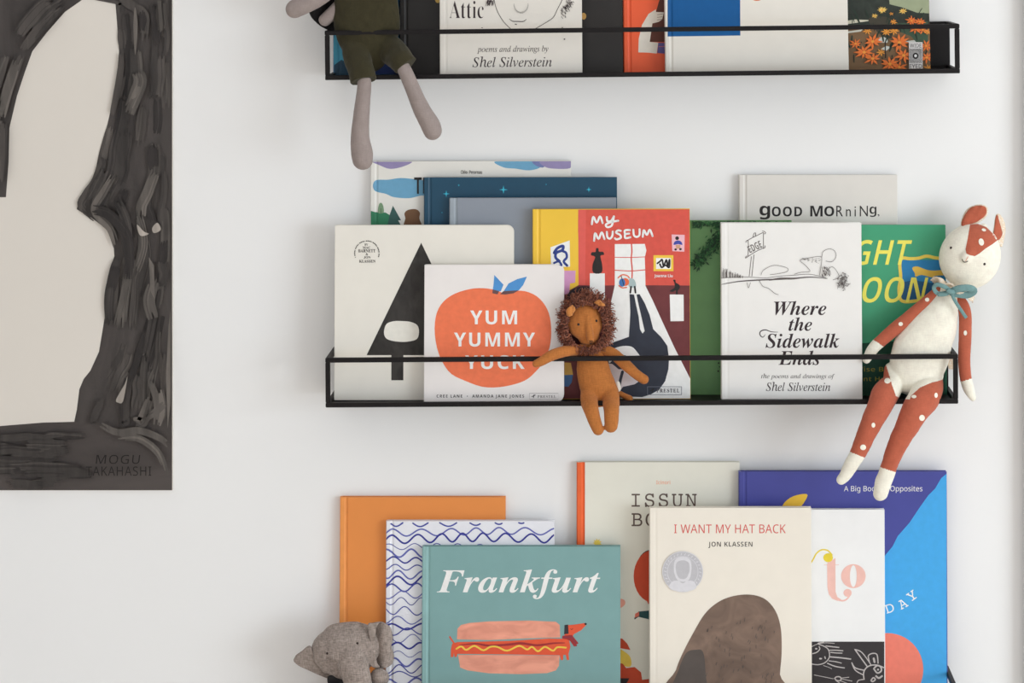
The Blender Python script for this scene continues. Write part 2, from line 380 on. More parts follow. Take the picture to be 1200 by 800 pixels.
b = book('mid', 624.5, 809, 245.5, -.058, -.0455, .011, cm('yellow', (236, 188, 62)), 'red and yellow picture book of an art gallery, directly behind the lion doll', group=GM_, roll=.003)
RD, MA, NV, YE = ink(206, 82, 70, noise=.06), ink(104, 50, 52, noise=.12, scale=60), ink(46, 50, 62, noise=.12, scale=60), ink(240, 190, 70)
c8 = lambda L: [(600+x/4.615, 230+y/4.615) for x, y in L]
c1 = lambda L: [(600+x/4, 320+y/4) for x, y in L]
b.flush('illustration', [
    poly(RD, [(677.6, 244), (811, 244), (811, 336), (678, 336), (678.6, 300), (677.4, 270)]),
    poly(ink(214, 92, 84), c8([(358, 72), (400, 72), (396, 480), (360, 480)])),
    poly(MA, [(640, 344), (664, 342), (678, 334), (700, 334.4), (740, 334), (811, 334.4), (811, 472), (640, 472)]),
    poly(ink(204, 148, 190), [(655, 317), (674.5, 317), (674, 331), (668, 332), (667, 344), (655, 346)]),
    poly(ink(40, 34, 40), [(664, 350), (668, 341), (678, 336), (688, 335.5), (692, 340), (692, 360), (664, 360)], True),
    poly(ink(200, 160, 80), [(655, 424), (669, 425), (671.5, 439), (655, 439.5)]), poly(ink(60, 100, 150), [(655, 439.5), (671.5, 439), (670, 448), (666, 453), (655, 452)]),
    poly(WH, c8([(208, 275), (312, 238), (314, 380), (212, 384)])),
    poly(WH, c8([(556, 258), (718, 257), (727, 292), (718, 330), (720, 390), (722, 484), (760, 560), (820, 692), (880, 820), (965, 985), (967, 1106), (420, 1106), (440, 900), (500, 730), (556, 480)])),
    stroke(RD, c8([(646, 256), (648, 300), (645, 340), (650, 400), (648, 450)]), 1.6), stroke(RD, c8([(556, 329), (640, 330), (722, 327)]), .9), stroke(RD, c8([(556, 399), (640, 403), (722, 397)]), 1.1),
    rect(WH, *c8([(421, 416)])[0], *c8([(502, 560)])[0]), poly(WH, c8([(853, 530), (928, 531), (929, 674), (857, 675)])),
    poly(BK, c8([(428, 318), (432, 302), (452, 300), (455, 281), (468, 281), (470, 298), (493, 300), (497, 316), (478, 322), (488, 370), (484, 413), (440, 413), (436, 368), (450, 328)]), True, 3),
    poly(BK, c8([(872, 452), (884, 452), (886, 466), (905, 478), (907, 495), (896, 512), (897, 529), (886, 529), (886, 508), (870, 516), (852, 512), (870, 500), (880, 490), (878, 468)]), True, 3),
    rect(YE, *c8([(765, 318)])[0], *c8([(873, 404)])[0]), rect(WH, *c8([(779, 333)])[0], *c8([(860, 392)])[0]),
    stroke(BK, c8([(786, 362), (800, 352), (812, 342), (820, 376), (835, 342), (842, 378), (852, 340), (850, 384), (830, 372), (810, 384), (800, 366)]), 2.0),
    poly(ink(232, 180, 190), c8([(863, 206), (934, 208), (932, 299), (867, 296)])),
    poly(ink(64, 74, 158), c8([(874, 262), (880, 244), (900, 238), (916, 246), (921, 262), (898, 258)]), True, 3), poly(ink(196, 150, 120), c8([(884, 262), (912, 262), (908, 282), (888, 282)])),
    ell(BK, *c8([(893, 226)])[0], 2.2, 2.2), ell(BK, *c8([(885, 287)])[0], 1.5, 1.3), ell(BK, *c8([(911, 285)])[0], 1.5, 1.3),
    stroke(ink(48, 66, 136), c8([(228, 305), (246, 280), (276, 268), (272, 290), (240, 305), (236, 330), (256, 350)]), 3.2), stroke(ink(48, 66, 136), c8([(272, 295), (292, 305), (296, 330), (280, 352), (298, 374)]), 2.8),
    stroke(ink(48, 66, 136), c8([(228, 360), (252, 352), (268, 372), (240, 376)]), 2.4)])
bl = ink(62, 110, 172); orr = ink(222, 104, 66)
b.flush('illustration', [
    poly(NV, c1([(551, 98), (572, 100), (582, 150), (594, 205), (600, 262), (612, 283), (622, 270), (608, 210), (594, 150), (584, 100), (598, 98), (622, 140), (645, 195), (662, 262), (700, 300), (728, 340), (736, 400), (733, 450), (718, 505), (690, 545), (650, 568), (610, 580), (560, 578), (500, 560), (440, 540), (430, 400), (438, 345), (480, 322), (548, 298), (552, 240), (555, 180)]), False),
    poly(WH, c1([(455, 372), (480, 352), (520, 341), (560, 344), (583, 365), (603, 396), (585, 405), (560, 396), (530, 384), (500, 386), (478, 400), (455, 420)]), True, 3),
    poly(ink(206, 196, 198), c1([(440, 420), (470, 425), (500, 450), (540, 450), (600, 468), (604, 500), (575, 520), (520, 532), (500, 560), (440, 590)]), False),
    stroke(NV, c1([(518, 462), (508, 500), (500, 545)]), 3.4), poly(NV, c1([(520, 430), (640, 440), (650, 500), (604, 500), (590, 470), (530, 455)]), False),
    poly(ink(164, 182, 184), c8([(630, 455), (645, 442), (664, 455), (670, 488), (634, 490)]), True, 3), stroke(BK, c8([(644, 488), (640, 520)]), 2, False), stroke(BK, c8([(664, 488), (668, 520)]), 2, False),
    ell(orr, *c8([(612, 463)])[0], 4.6, 4.6), ell(bl, *c8([(596, 466)])[0], 3.6, 4.8), stroke(BK, c8([(590, 428), (606, 484)]), .9, False),
    stroke(orr, c8([(574, 440), (596, 424), (622, 428), (634, 440)]), 1.3), stroke(orr, c8([(578, 482), (596, 494), (620, 492)]), 1.3)])
tw = 2.4
b.flush('title', [stroke(WH, c8(l), tw) for l in ([(432, 150), (440, 110), (458, 142), (476, 108), (490, 144)], [(513, 112), (516, 134), (536, 132), (550, 110)], [(551, 108), (540, 156), (516, 166), (508, 152), (540, 138), (574, 132)],
    [(444, 240), (450, 198), (468, 230), (485, 194), (500, 230)], [(513, 192), (516, 220), (530, 228), (542, 214), (545, 190)], [(588, 186), (572, 184), (563, 196), (584, 208), (588, 224), (566, 232), (557, 226)],
    [(637, 182), (611, 184), (611, 204), (613, 225), (640, 221)], [(612, 203), (633, 201)], [(656, 180), (660, 210), (675, 219), (689, 208), (690, 178)], [(707, 218), (713, 182), (729, 208), (745, 180), (760, 214)])])
b.flush('author_name', [text(WH, 'Joanna Liu', (766.8, 321, 788.3, 325.6), off=.03, res=2)])
b.flush('publisher_mark', [poly(ink(110, 112, 124), [(758.5, 452.6), (799, 452.6), (799, 462.4), (758.5, 462.4)], holes=[[(759.1, 453.2), (798.4, 453.2), (798.4, 461.8), (759.1, 461.8)]]), text(ink(88, 84, 92), 'PRESTEL', (769.5, 455, 796.2, 459.6), 'serifb', sp=1.3, res=2), stroke(BK, [(761.5, 457.8), (767, 455.4)], 1, False), stroke(BK, [(765.3, 454.4), (764, 459.8)], 1, False)])

b = book('mid', 866, 1052, 205, -.021, -.010, .010, cm('linen_grey', (214, 210, 204)), 'pale grey hardback with black hand-drawn capitals, hindmost at the right of the middle ledge', group=GM_)
b.flush('title', [text(BK, 'g', (890, 241, 902.5, 257), off=.03), text(BK, 'OOD', (904.5, 242, 940, 253.5), off=.045, sp=1.1), text(BK, 'M', (949.5, 241, 964, 253.5), off=.03), text(BK, 'O', (966, 241.5, 977.5, 253.3), off=.055), text(BK, 'RniN', (980, 241, 1017, 253.4), off=.005, sp=1.35), text(BK, 'g', (1019, 242, 1027, 254), off=.015), text(BK, ',', (1028.5, 251, 1030.5, 254), off=.01)])

b = book('mid', 760, 928, 258.5, -.0315, -.021, .009, cm('leaf_green', (98, 142, 92), noise=.05), 'green picture book with dark foliage, between the red gallery book and a white poetry hardback', group=GM_)
it = []; rnd = random.Random(3)
for k in range(420):
    t_ = rnd.random()
    if t_ < .5: u = rnd.random(); cx, cy = 846-u*30, 272+u*38; cx += rnd.gauss(0, 4); cy += rnd.gauss(0, 3.5)
    elif t_ < .72: cx, cy = rnd.uniform(812, 858), 260+abs(rnd.gauss(0, 3.5))
    elif t_ < .85: cx, cy = rnd.gauss(845, 6), rnd.uniform(259, 284)
    else: cx, cy = rnd.uniform(770, 925), 259+rnd.random()*1.5
    a = rnd.uniform(0, 2*PI); l = rnd.uniform(2.2, 3.6); dx, dy = l*math.cos(a), l*math.sin(a)
    if cy-abs(dy) < 258.6: cy = 258.6+abs(dy)
    it.append(poly((ink(34, 78, 46), ink(22, 54, 34), ink(50, 104, 56))[k % 3], [(cx-dx, cy-dy), (cx-dy*.35, cy+dx*.35), (cx+dx, cy+dy), (cx+dy*.35, cy-dx*.35)]))
it += [ell(BK, 842, 424.5, 1, 1, n=8), ell(BK, 841.5, 434, 1.1, 1.1, n=8), ell(BK, 843, 429, .8, .8, n=8)]
b.flush('illustration', it)

b = book('mid', 868, 1108.5, 263.5, -.041, -.030, .0085, cm('green_room', (62, 150, 112)), 'green picture book with large yellow italic capitals, behind the fawn doll', group=GM_)
DG = ink(14, 66, 50); YL = ink(232, 220, 96)
b.flush('illustration', [poly(DG, [(868, 402), (920, 398), (1010, 402), (1040, 400), (1109, 398), (1109, 480), (868, 480)]),
    rect(ink(36, 120, 172), 1056.5, 304.5, 1108, 351), poly(ink(28, 82, 122), [(1056.5, 331), (1070, 328), (1108, 334), (1108, 351), (1056.5, 351)]),
    stroke(ink(222, 196, 84), [(1107, 303), (1096, 302), (1086, 300), (1076, 302.5), (1066, 303), (1057, 302.5), (1054.5, 310), (1055.5, 325), (1053.5, 338), (1055, 350), (1062, 353.5), (1080, 352), (1107, 354)], 3.8),
    poly(ink(214, 176, 74), [(1069, 314), (1075, 312), (1086, 316), (1096, 317), (1108, 316), (1108, 322), (1096, 323), (1092, 325), (1080, 322), (1073, 324), (1072, 320)], True, 3)])
b.flush('title', [text(YL, 'GHT', (1001, 281, 1069, 310.5), 'sansb', off=-.012, shear=.3), text(YL, 'MOON', (978, 324.5, 1088, 354.5), 'sansb', off=-.012, shear=.3), text(YL, 'GOODNI', (874, 281, 996, 310.5), 'sansb', off=-.012, shear=.3)])
YD = ink(142, 134, 50)
b.flush('author_name', [text(YD, 'by Margaret Wise Brown', (935, 429.5, 1062, 437), off=.01, res=2), text(YD, 'Pictures by Clement Hurd', (925, 441, 1048, 448), off=.01, res=2)])

b = book('mid', 845, 1010, 262, -.068, -.0555, .019, cm('poetry_white', (226, 224, 221)), 'white poetry hardback with black italic title and a small ink drawing', kind='soft', group=GM_, roll=.001)
DB = ink(50, 38, 42)
b.flush('title', [text(DB, 'Where', (907, 352.6, 968.4, 369.2), 'bi'), text(DB, 'the', (924, 371.6, 951.6, 387.6), 'bi'), text(DB, 'Sidewalk', (897, 390.6, 983.6, 407.6), 'bi'), text(DB, 'Ends', (912.4, 410.6, 961, 427.6), 'bi'),
    stroke(DB, [(897, 391.5), (894, 395), (890.5, 392), (891.5, 388), (897, 386.4), (904, 388.6), (912, 389)], 1.2, taper=True)])
b.flush('author_name', [text(DB, 'the poems and drawings of', (892, 437.6, 978, 444.6), 'it', off=.006, res=3), text(DB, 'Shel Silverstein', (897.6, 447.4, 973, 458), 'it', off=.008, res=3)])
c7 = lambda L: [(840+x/7.06, 260+y/7.06) for x, y in L]
SK = ink(92, 84, 82); it = []
for l in ([(258, 150), (300, 128), (385, 86)], [(385, 86), (386, 214)], [(386, 214), (310, 252), (240, 298)], [(258, 150), (262, 200), (258, 288)], [(236, 300), (240, 288), (250, 280)], [(286, 285), (268, 450)], [(308, 270), (290, 450)],
          [(375, 75), (392, 78), (405, 90), (392, 100)], [(240, 170), (246, 155), (262, 150)], [(300, 125), (308, 95), (322, 92), (320, 115)], [(382, 220), (398, 212), (400, 195)]): it.append(stroke(SK, c7(l), .7))
it.append(text(SK, 'EDGE', tuple(c7([(258, 175)])[0])+tuple(c7([(372, 235)])[0]), off=.01, rot=-26, res=2))
it.append(stroke(SK, c7([(30, 466), (120, 458), (260, 456), (400, 462), (520, 448), (640, 440), (760, 432), (860, 450), (915, 468)]), .55))
it.append(stroke(SK, c7([(30, 518), (180, 492), (350, 480), (500, 474), (640, 466), (780, 456), (915, 468)]), 1.6, taper=True))
it.append(stroke(SK, c7([(430, 482), (520, 468), (620, 468), (700, 462)]), 2.2, taper=True))
for k in range(46):
    x_ = rnd.uniform(36, 215); hgt = (1-x_/260)*110*rnd.uniform(.4, 1)
    it.append(stroke(SK, c7([(x_, 462), (x_+rnd.uniform(-4, 8), 462-hgt)]), .35, False))
for l in ([(365, 440), (380, 405), (430, 372), (480, 358), (540, 366), (586, 384), (580, 410), (520, 425), (440, 436)], [(640, 432), (700, 415), (770, 408), (735, 360), (690, 318), (760, 298), (850, 285), (868, 310), (850, 440)], [(868, 290), (880, 245), (930, 222), (975, 240), (985, 290), (950, 328), (900, 322)], [(900, 440), (920, 390), (960, 372), (1000, 420), (1008, 460), (960, 478)],
          [(350, 480), (380, 530), (430, 550), (480, 590), (510, 600)], [(250, 500), (262, 545), (278, 500)]): it.append(stroke(SK, c7(l), .5))
for k in range(120):
    a = rnd.uniform(0, 2*PI); r_ = rnd.uniform(10, 62); x_, y_ = 1045+r_*math.cos(a)*.8, 490+r_*math.sin(a)*1.2
    it.append(stroke(SK, c7([(x_, y_), (x_+rnd.uniform(-14, 14), y_+rnd.uniform(-10, 10)), (x_+rnd.uniform(-14, 14), y_+rnd.uniform(-14, 14))]), .4, n=3))
for k in range(70):
    x_ = rnd.uniform(865, 935); y_ = rnd.uniform(365, 440); it.append(stroke(SK, c7([(x_, y_), (x_+8, y_+16)]), .4, False))
for k in range(50):
    x_ = rnd.uniform(700, 850); y_ = 300+rnd.uniform(0, 50)*(x_-680)/150; it.append(stroke(SK, c7([(x_, y_), (x_+10, y_-5)]), .3, False))
b.flush('illustration', it)

# ================= bottom ledge
ho = -.0
b = book('low', 398, 592, 583, -.022, -.010, .011, cm('orange', (220, 136, 68), bump=.1), 'plain orange cloth hardback standing hindmost behind the elephant', group=GL_, spine_m=mat('orange_spine_highlight', (226, 146, 78), .5))  # paler spine orange paints in the highlight along the spine
b = book('low', 452, 649.5, 611, -.0335, -.0215, .011, cm('wave_white', (222, 223, 230)), 'white picture book covered with hand-drawn blue wavy lines', group=GL_)
it = []; WV = [ink(62, 70, 152), ink(92, 98, 168), ink(48, 52, 140)]
y_ = 613.0; k = 0
while y_ < 868:
    ph = rnd.uniform(0, 6.28); wl = rnd.uniform(26, 33); am = rnd.uniform(3.2, 5.2); sl = rnd.uniform(-.015, .015); wd_ = rnd.choice([.7, .9, 1.2, 1.7, 2.0])
    L = [(452.3+j*1.97, y_+am*math.sin(ph+(j*1.97)*2*PI/wl+.7*math.sin(j*.09+k))+sl*j*1.9+1.2*math.sin(j*.05+k)) for j in range(101)]
    run = []
    for q in L+[(0, 0)]:
        if q[1] > 612.2: run.append(q)
        else:
            if len(run) > 3: it.append(stroke(WV[k % 3], run, wd_, False))
            run = []
    y_ += rnd.uniform(6.5, 10.5); k += 1
b.flush('illustration', it)
b = book('low', 494.5, 727, 641, -.047, -.0345, .012, cm('teal', (120, 158, 158), noise=.03, bump=.05), 'teal picture book with a dachshund in a hot dog bun and bold white title', group=GL_, spine_m=mat('teal_spine', (134, 172, 172), .5))
c9 = lambda L: [(480+x/4.286, 620+y/4.286) for x, y in L]
BU = mat('print_bun_wash', (228, 150, 128), .6, .16, 55, dist=1, stretch=(.5, 1, 1.5)); OG = ink(216, 84, 54); DRD = ink(150, 44, 46)
b.flush('illustration', [
    poly(BU, c9([(238, 552), (240, 500), (258, 480), (300, 470), (400, 462), (600, 458), (735, 464), (754, 480), (757, 543), (600, 547), (400, 556)]), False),
    poly(BU, c9([(243, 630), (400, 630), (754, 633), (750, 685), (735, 708), (690, 722), (560, 727), (400, 723), (290, 708), (254, 694)]), False),
    poly(OG, c9([(208, 600), (214, 574), (240, 566), (500, 560), (700, 548), (800, 550), (808, 590), (798, 625), (801, 656), (790, 656), (784, 630), (772, 630), (771, 656), (760, 656), (754, 632), (500, 628), (240, 625), (236, 641), (226, 640), (222, 620), (219, 641), (207, 641)])),
    stroke(OG, c9([(202, 540), (212, 556), (228, 578)]), 1.8), stroke(DRD, c9([(250, 582), (330, 574), (400, 584), (500, 578), (560, 572), (640, 582), (720, 572), (780, 570)]), 2.8, taper=True),
    stroke(YL if False else ink(240, 196, 76), c9([(235, 600), (260, 588), (285, 605), (325, 585), (370, 607), (405, 590), (440, 590), (490, 609), (550, 585), (590, 603), (615, 590), (645, 612), (680, 590), (720, 609), (742, 592), (785, 594)]), 2.0),
    poly(OG, c9([(785, 482), (830, 478), (882, 470), (889, 478), (862, 506), (825, 526), (815, 545), (775, 545), (780, 520)]), False), poly(ink(44, 44, 50), c9([(778, 480), (796, 478), (799, 524), (776, 527)])),
    ell(ink(34, 30, 34), *c9([(884, 475)])[0], 1.5, 1.3, n=10), stroke(BK, c9([(808, 498), (814, 503), (821, 497)]), .5),
    poly(DRD, c9([(768, 534), (815, 530), (849, 572), (838, 578), (842, 586), (826, 588), (806, 560), (790, 552), (766, 548)])), stroke(ink(60, 60, 90), c9([(772, 541), (812, 540), (836, 574)]), .5, False)])
b.flush('title', [text(WH, 'Frankfurt', (512, 666.8, 703.5, 701.7), 'bi', off=.004, res=6)])

b = book('low', 676, 867, 542, -.022, -.010, .011, cm('issun', (222, 220, 208)), 'tall ivory picture book with an orange cloth spine, hindmost on the bottom ledge', group=GL_, spine_m=mat('orange_cloth_spine', (236, 100, 50), .55))
T2 = ink(92, 76, 68); RR = ink(196, 70, 38)
b.flush('title', [text(T2, 'ISSUN', (740, 578, 816.5, 594), 'mono', off=.008, sp=1.14), text(T2, 'BOSHI', (740, 600.7, 818, 616.8), 'mono', off=.008, sp=1.14)])
b.flush('author_name', [text(ink(236, 176, 150), 'Icinori', (769, 562.5, 785.5, 567.2), 'sansb', res=2)])
P = [(700+(5.5 if i % 2 else 3.2)*math.cos(i*PI/9), 636+(5.5 if i % 2 else 3.2)*math.sin(i*PI/9)) for i in range(18)]
cE = lambda L: [(720+x/8, 700+y/8) for x, y in L]
b.flush('illustration', [poly(ink(240, 200, 90), P), ell(BK, 763, 666, 17, 22), ell(RR, 766, 675, 23.5, 31), poly(RR, [(757, 702), (760, 708), (763, 702)]),
    poly(ink(30, 70, 74), cE([(225, 130), (330, 120), (330, 205), (290, 195), (225, 180), (190, 205), (186, 190)])), poly(ink(214, 110, 90), cE([(190, 190), (195, 150), (232, 132), (232, 170)])),
    poly(ink(230, 160, 140), cE([(20, 10), (90, 20), (100, 60), (60, 95), (20, 90)]), True), poly(RR, cE([(20, 370), (75, 385), (120, 430), (150, 490), (20, 468)])),
    poly(ink(238, 196, 80), cE([(30, 480), (100, 510), (150, 560), (155, 640), (90, 640), (30, 600)]), True), poly(RR, cE([(10, 600), (80, 620), (110, 660), (190, 650), (250, 700), (260, 770), (340, 760), (340, 900), (10, 900)]), False), poly(BK, cE([(20, 755), (140, 755), (110, 810), (20, 812)]))])

b = book('low', 866, 1110, 553, -.0335, -.0215, .011, cm('indigo', (66, 70, 146), noise=.03), 'large indigo and sky-blue picture book with a coral disc, rightmost on the bottom ledge', group=GL_)
b.flush('illustration', [poly(ink(64, 160, 222), [(1109.6, 555), (1103, 560), (1096, 572), (1088, 580), (1078, 594), (1066, 612), (1052, 628), (1046, 640), (1036, 652), (960, 760), (900, 870), (1109.6, 870)]),
    poly(ink(228, 184, 62), [(946.5, 580), (938, 579), (926, 583), (917, 592), (914, 606), (920, 620), (926, 600), (938, 594)], True, 3),
    ell(ink(238, 124, 106), 1040, 784, 42, 42.5, n=48)])
b.flush('title', [text(WH, 'A Big Book of Opposites', (989, 568.8, 1081, 577.4), 'sans', res=3), text(WH, 'D', (1037.5, 707.5, 1047.5, 717.5), 'mono', off=.02, rot=-18), text(WH, 'A', (1053, 702, 1063, 712.5), 'mono', off=.02, rot=-28), text(WH, 'Y', (1063.5, 692.5, 1074, 703), 'mono', off=.02, rot=-36)])

b = book('low', 868, 1037, 597.5, -.046, -.034, .010, cm('bright_white', (233, 235, 239)), 'narrow white picture book with pink lettering above a chalk drawing on black', kind='soft', group=GL_)
PK = ink(232, 184, 174); MU = ink(222, 200, 58)
cB = lambda L: [(940+x/5, 640+y/5) for x, y in L]
b.flush('title', [poly(PK, cB([(146, 112), (150, 88), (170, 84), (195, 68), (195, 110), (196, 265), (206, 296), (228, 310), (232, 318), (205, 318), (175, 306), (156, 280), (148, 240)])), stroke(PK, cB([(128, 108), (216, 108)]), .5, False),
    stroke(PK, cB([(200, 310), (236, 318), (262, 308), (284, 280)]), 1.8), ell(PK, *cB([(266, 272)])[0], 4.8, 4.6), poly(PK, [(940+(300+72*math.cos(a))/5, 640+(174+70*math.sin(a))/5) for a in np.linspace(0, 2*PI, 36, endpoint=False)], holes=[[(940+(300+20*math.cos(a))/5, 640+(174+64*math.sin(a))/5) for a in np.linspace(0, 2*PI, 30, endpoint=False)]]),
    stroke(MU, cB([(30, 130), (62, 80), (85, 40), (115, 20), (150, 24), (175, 50)]), 1.6), ell(MU, *cB([(152, 66)])[0], 5.6, 5.2)])
CK = ink(186, 180, 178); cC = lambda L: [(940+x/10.91, 740+y/10.91) for x, y in L]
it = [rect(ink(50, 46, 48), 862, 751.5, 1036.3, 862)]
for l, wd_ in (([(120, 410), (200, 420), (280, 400), (335, 350), (350, 290), (330, 220), (270, 180), (200, 150), (280, 130)], 1.1), ([(130, 280), (190, 260), (225, 220), (215, 185)], 1.2), ([(120, 190), (200, 155), (300, 140), (415, 148)], .7), ([(300, 180), (380, 190), (475, 200)], 1.2), ([(340, 235), (430, 235), (525, 242)], 1.1), ([(360, 262), (440, 270), (515, 272)], 1.1),
    ([(360, 320), (480, 330), (620, 348)], 1.5), ([(340, 370), (430, 382), (505, 400)], 1.0), ([(320, 400), (420, 440), (545, 462)], 1.2), ([(270, 430), (330, 450), (380, 472)], .6), ([(150, 550), (250, 570), (400, 600)], .7), ([(415, 595), (440, 575), (480, 575), (500, 600), (480, 625), (440, 620), (415, 595)], 1.4),
    ([(500, 590), (600, 580)], .8), ([(500, 600), (640, 630)], .8), ([(480, 620), (580, 660)], .8), ([(430, 620), (500, 670)], .8), ([(675, 225), (750, 330), (830, 440)], 1.4), ([(675, 225), (760, 260), (860, 390), (880, 430)], 1.2), ([(635, 395), (680, 460), (790, 490)], 1.3), ([(635, 395), (680, 490), (780, 550)], 1.2),
    ([(860, 380), (845, 310), (880, 280), (930, 275), (960, 300), (970, 400)], 1.3), ([(790, 600), (785, 530), (810, 470), (870, 430), (960, 425), (1050, 460)], 1.4), ([(915, 470), (960, 430), (1005, 450), (1010, 500), (960, 525), (915, 470)], 1.8), ([(945, 565), (980, 590), (1020, 565)], 2.2), ([(700, 660), (720, 620), (800, 605)], 1.1), ([(880, 620), (910, 585), (935, 610), (900, 635), (880, 620)], 1.6), ([(915, 340), (925, 385)], 2.4)):
    it.append(stroke(CK, cC(l), wd_))
it += [ell(CK, *cC([(970, 482)])[0], 1.2, 1.2, n=10), ell(CK, *cC([(180, 215)])[0], 1.4, 1.0, n=10), ell(CK, *cC([(235, 342)])[0], 1.8, 1.0, n=10), stroke(CK, cC([(288, 312), (298, 345)]), 1.2, False)]
b.flush('illustration', it)

b = book('low', 761, 951, 595.5, -.0615, -.0485, .012, cm('hat_ivory', (228, 221, 209)), 'ivory picture book with red capitals, a silver seal and a brown painted mound', group=GL_, kind='soft')
b.flush('title', [text(ink(204, 84, 78), 'I WANT MY HAT BACK', (790, 614.2, 920.8, 624.6), 'sans', off=.004, sp=1.02)])
b.flush('author_name', [text(ink(62, 56, 54), 'JON KLASSEN', (830, 634.6, 881.8, 641.8), off=.012, sp=1.06)])
BR = mat('print_brown_wash', (116, 96, 84), .6, .26, 26, dist=1.5); BR2 = mat('print_grey_wash', (84, 76, 72), .6, .1, 50)
it = [poly(BR, [(786, 812), (792, 785), (800, 765), (812, 742), (826, 719), (842, 705), (860, 698), (880, 696.5), (897, 702), (909, 716), (915, 736), (916, 764), (914, 790), (914, 812)], True), poly(BR2, [(788, 812), (795, 785), (804, 765), (815, 761), (824, 764), (827, 790), (826, 812)], True)]
for k in range(60):
    x_ = rnd.uniform(828, 908); y_ = rnd.uniform(722, 800); it.append(stroke(BR2, [(x_, y_), (x_-rnd.uniform(0, 1.5), y_+rnd.uniform(2.5, 5))], .7, False))
b.flush('illustration', it)
SV = mat('silver_seal', (186, 185, 190), .4, .03, 200, metal=.15); SL = mat('silver_seal_light', (212, 211, 216), .35, .03, 200, metal=.15)
it = [ell(SL, 800, 669.5, 24, 24, n=48), ell(SV, 800, 669.5, 23.2, 23.2, n=48), stroke(SL, [(800+18*math.cos(a), 669.5+18*math.sin(a)) for a in np.linspace(0, 2*PI, 40)], .6, False),
      poly(SL, [(791, 656), (800, 652), (809, 656), (810, 670), (806, 680), (795, 680), (790, 670)], True), poly(SV, [(793, 659), (800, 656), (807, 659), (808, 668), (804, 677), (796, 677), (792, 668)], True), poly(SL, [(784, 688), (788, 681), (795, 680), (800, 683), (806, 680), (813, 681), (816, 688), (808, 692), (792, 692)], True)]
for k in range(30):
    a = k*2*PI/30; it.append(stroke(SL, [(800+19.4*math.cos(a), 669.5+19.4*math.sin(a)), (800+21.8*math.cos(a+.05), 669.5+21.8*math.sin(a+.05))], .9, False))
b.flush('award_seal', it, label='round silver seal')

# ================= top ledge
b = book('top', 391.5, 468.8, -130, -.030, -.012, .010, cm('blue_sea', (40, 92, 128), noise=.2), 'narrow deep-blue picture book behind the grey doll, leftmost on the top ledge', group=GT_, roll=.01)
b.flush('illustration', [poly(ink(70, 150, 176), [(392, 40), (402, 42), (404, 60), (410, 70), (400, 80), (392, 78)], True), poly(ink(40, 70, 90), [(392, 76), (400, 70), (412, 76), (430, 80), (430, 89), (392, 89)]), poly(ink(30, 46, 92), [(430, 50), (469, 46), (469, 88), (430, 88)])])
b = book('top', 470, 730.3, -170, -.043, -.022, .011, cm('charcoal', (38, 35, 34), noise=.06, bump=.1), 'large black picture book behind the white poetry book on the top ledge', group=GT_, roll=.01)
b.flush('illustration', [ell(ink(206, 170, 90), 513, 0, 3, 3.5), ell(ink(190, 146, 80), 684, 19, 3, 4)])
b = book('top', 516, 682.5, -122, -.072, -.050, .019, cm('attic_white', (216, 211, 203)), 'white poetry hardback with ink lines and serif lettering on the top ledge', group=GT_, kind='soft', roll=.01)
b.flush('title', [text(DB, 'Attic', (526.5, 1, 566.8, 21.5), 'serifb', off=-.014)])
b.flush('author_name', [text(DB, 'poems and drawings by', (559, 53.6, 642.6, 62.8), 'it', off=.006, res=3, rot=-.5), text(DB, 'Shel Silverstein', (553.6, 66, 646.6, 78.4), 'it', off=.004, res=4, rot=-.5)])
cA = lambda L: [(540+x/7.5, y/7.5) for x, y in L]
it = [stroke(DB, cA([(285, -60), (295, 10), (322, 100), (380, 195), (455, 268)]), .7), stroke(DB, cA([(630, 266), (720, 215), (810, 155), (850, 80), (895, -10), (905, -60)]), .7), stroke(DB, cA([(425, 165), (455, 186), (500, 188), (550, 188), (578, 168)]), 1.0, taper=True), stroke(DB, cA([(475, 212), (492, 215)]), .9)]
for k in range(70):
    t_ = rnd.random(); x_ = 850+t_*80+rnd.uniform(0, 60); y_ = 130-t_*130+rnd.uniform(-20, 30)
    it.append(stroke(DB, cA([(x_, y_), (x_+rnd.uniform(4, 16), y_+rnd.uniform(6, 26))]), .5, False))
for k in range(24): x_ = rnd.uniform(235, 290); it.append(stroke(DB, cA([(x_, rnd.uniform(-10, 20)), (x_-rnd.uniform(0, 20), rnd.uniform(20, 60))]), .5, False))
for k in range(26):
    a = PI*k/25; it.append(stroke(DB, cA([(530-66*math.cos(a), 40+80*math.sin(a)), (530-58*math.cos(a), 36+70*math.sin(a))]), .4, False))
it += [ell(DB, 620.5+41, 46, 1.1, .8, n=8), ell(DB, 565, 32.6, .7, .6, n=8), ell(DB, 659, 32.4, .7, .6, n=8)]
b.flush('illustration', it)
b = book('top', 731, 905, -135, -.040, -.018, .010, cm('orange_red', (226, 92, 54)), 'orange-red picture book with a pale sleeved arm, half behind the white book', group=GT_, roll=.01)
cD = lambda L: [(740+x/7.5, y/7.5) for x, y in L]
BN = ink(84, 44, 32)
b.flush('illustration', [poly(BN, cD([(215, 105), (245, 0), (260, -80), (400, -80), (400, 372), (160, 368), (185, 200)])), poly(ink(216, 208, 196), cD([(60, 460), (64, 340), (92, 220), (150, 122), (215, 82), (215, 105), (285, 108), (270, 170), (240, 192), (184, 206), (160, 368), (235, 374), (222, 470), (140, 462)]), False),
    poly(ink(92, 84, 140), cD([(236, 376), (400, 376), (400, 480), (226, 465)])), stroke(BN, cD([(225, 130), (275, 124)]), .5, False), stroke(BN, cD([(225, 152), (272, 148)]), .5, False), stroke(BN, cD([(225, 175), (268, 170)]), .5, False), stroke(ink(200, 110, 110), cD([(240, 410), (300, 408)]), .8, False)])
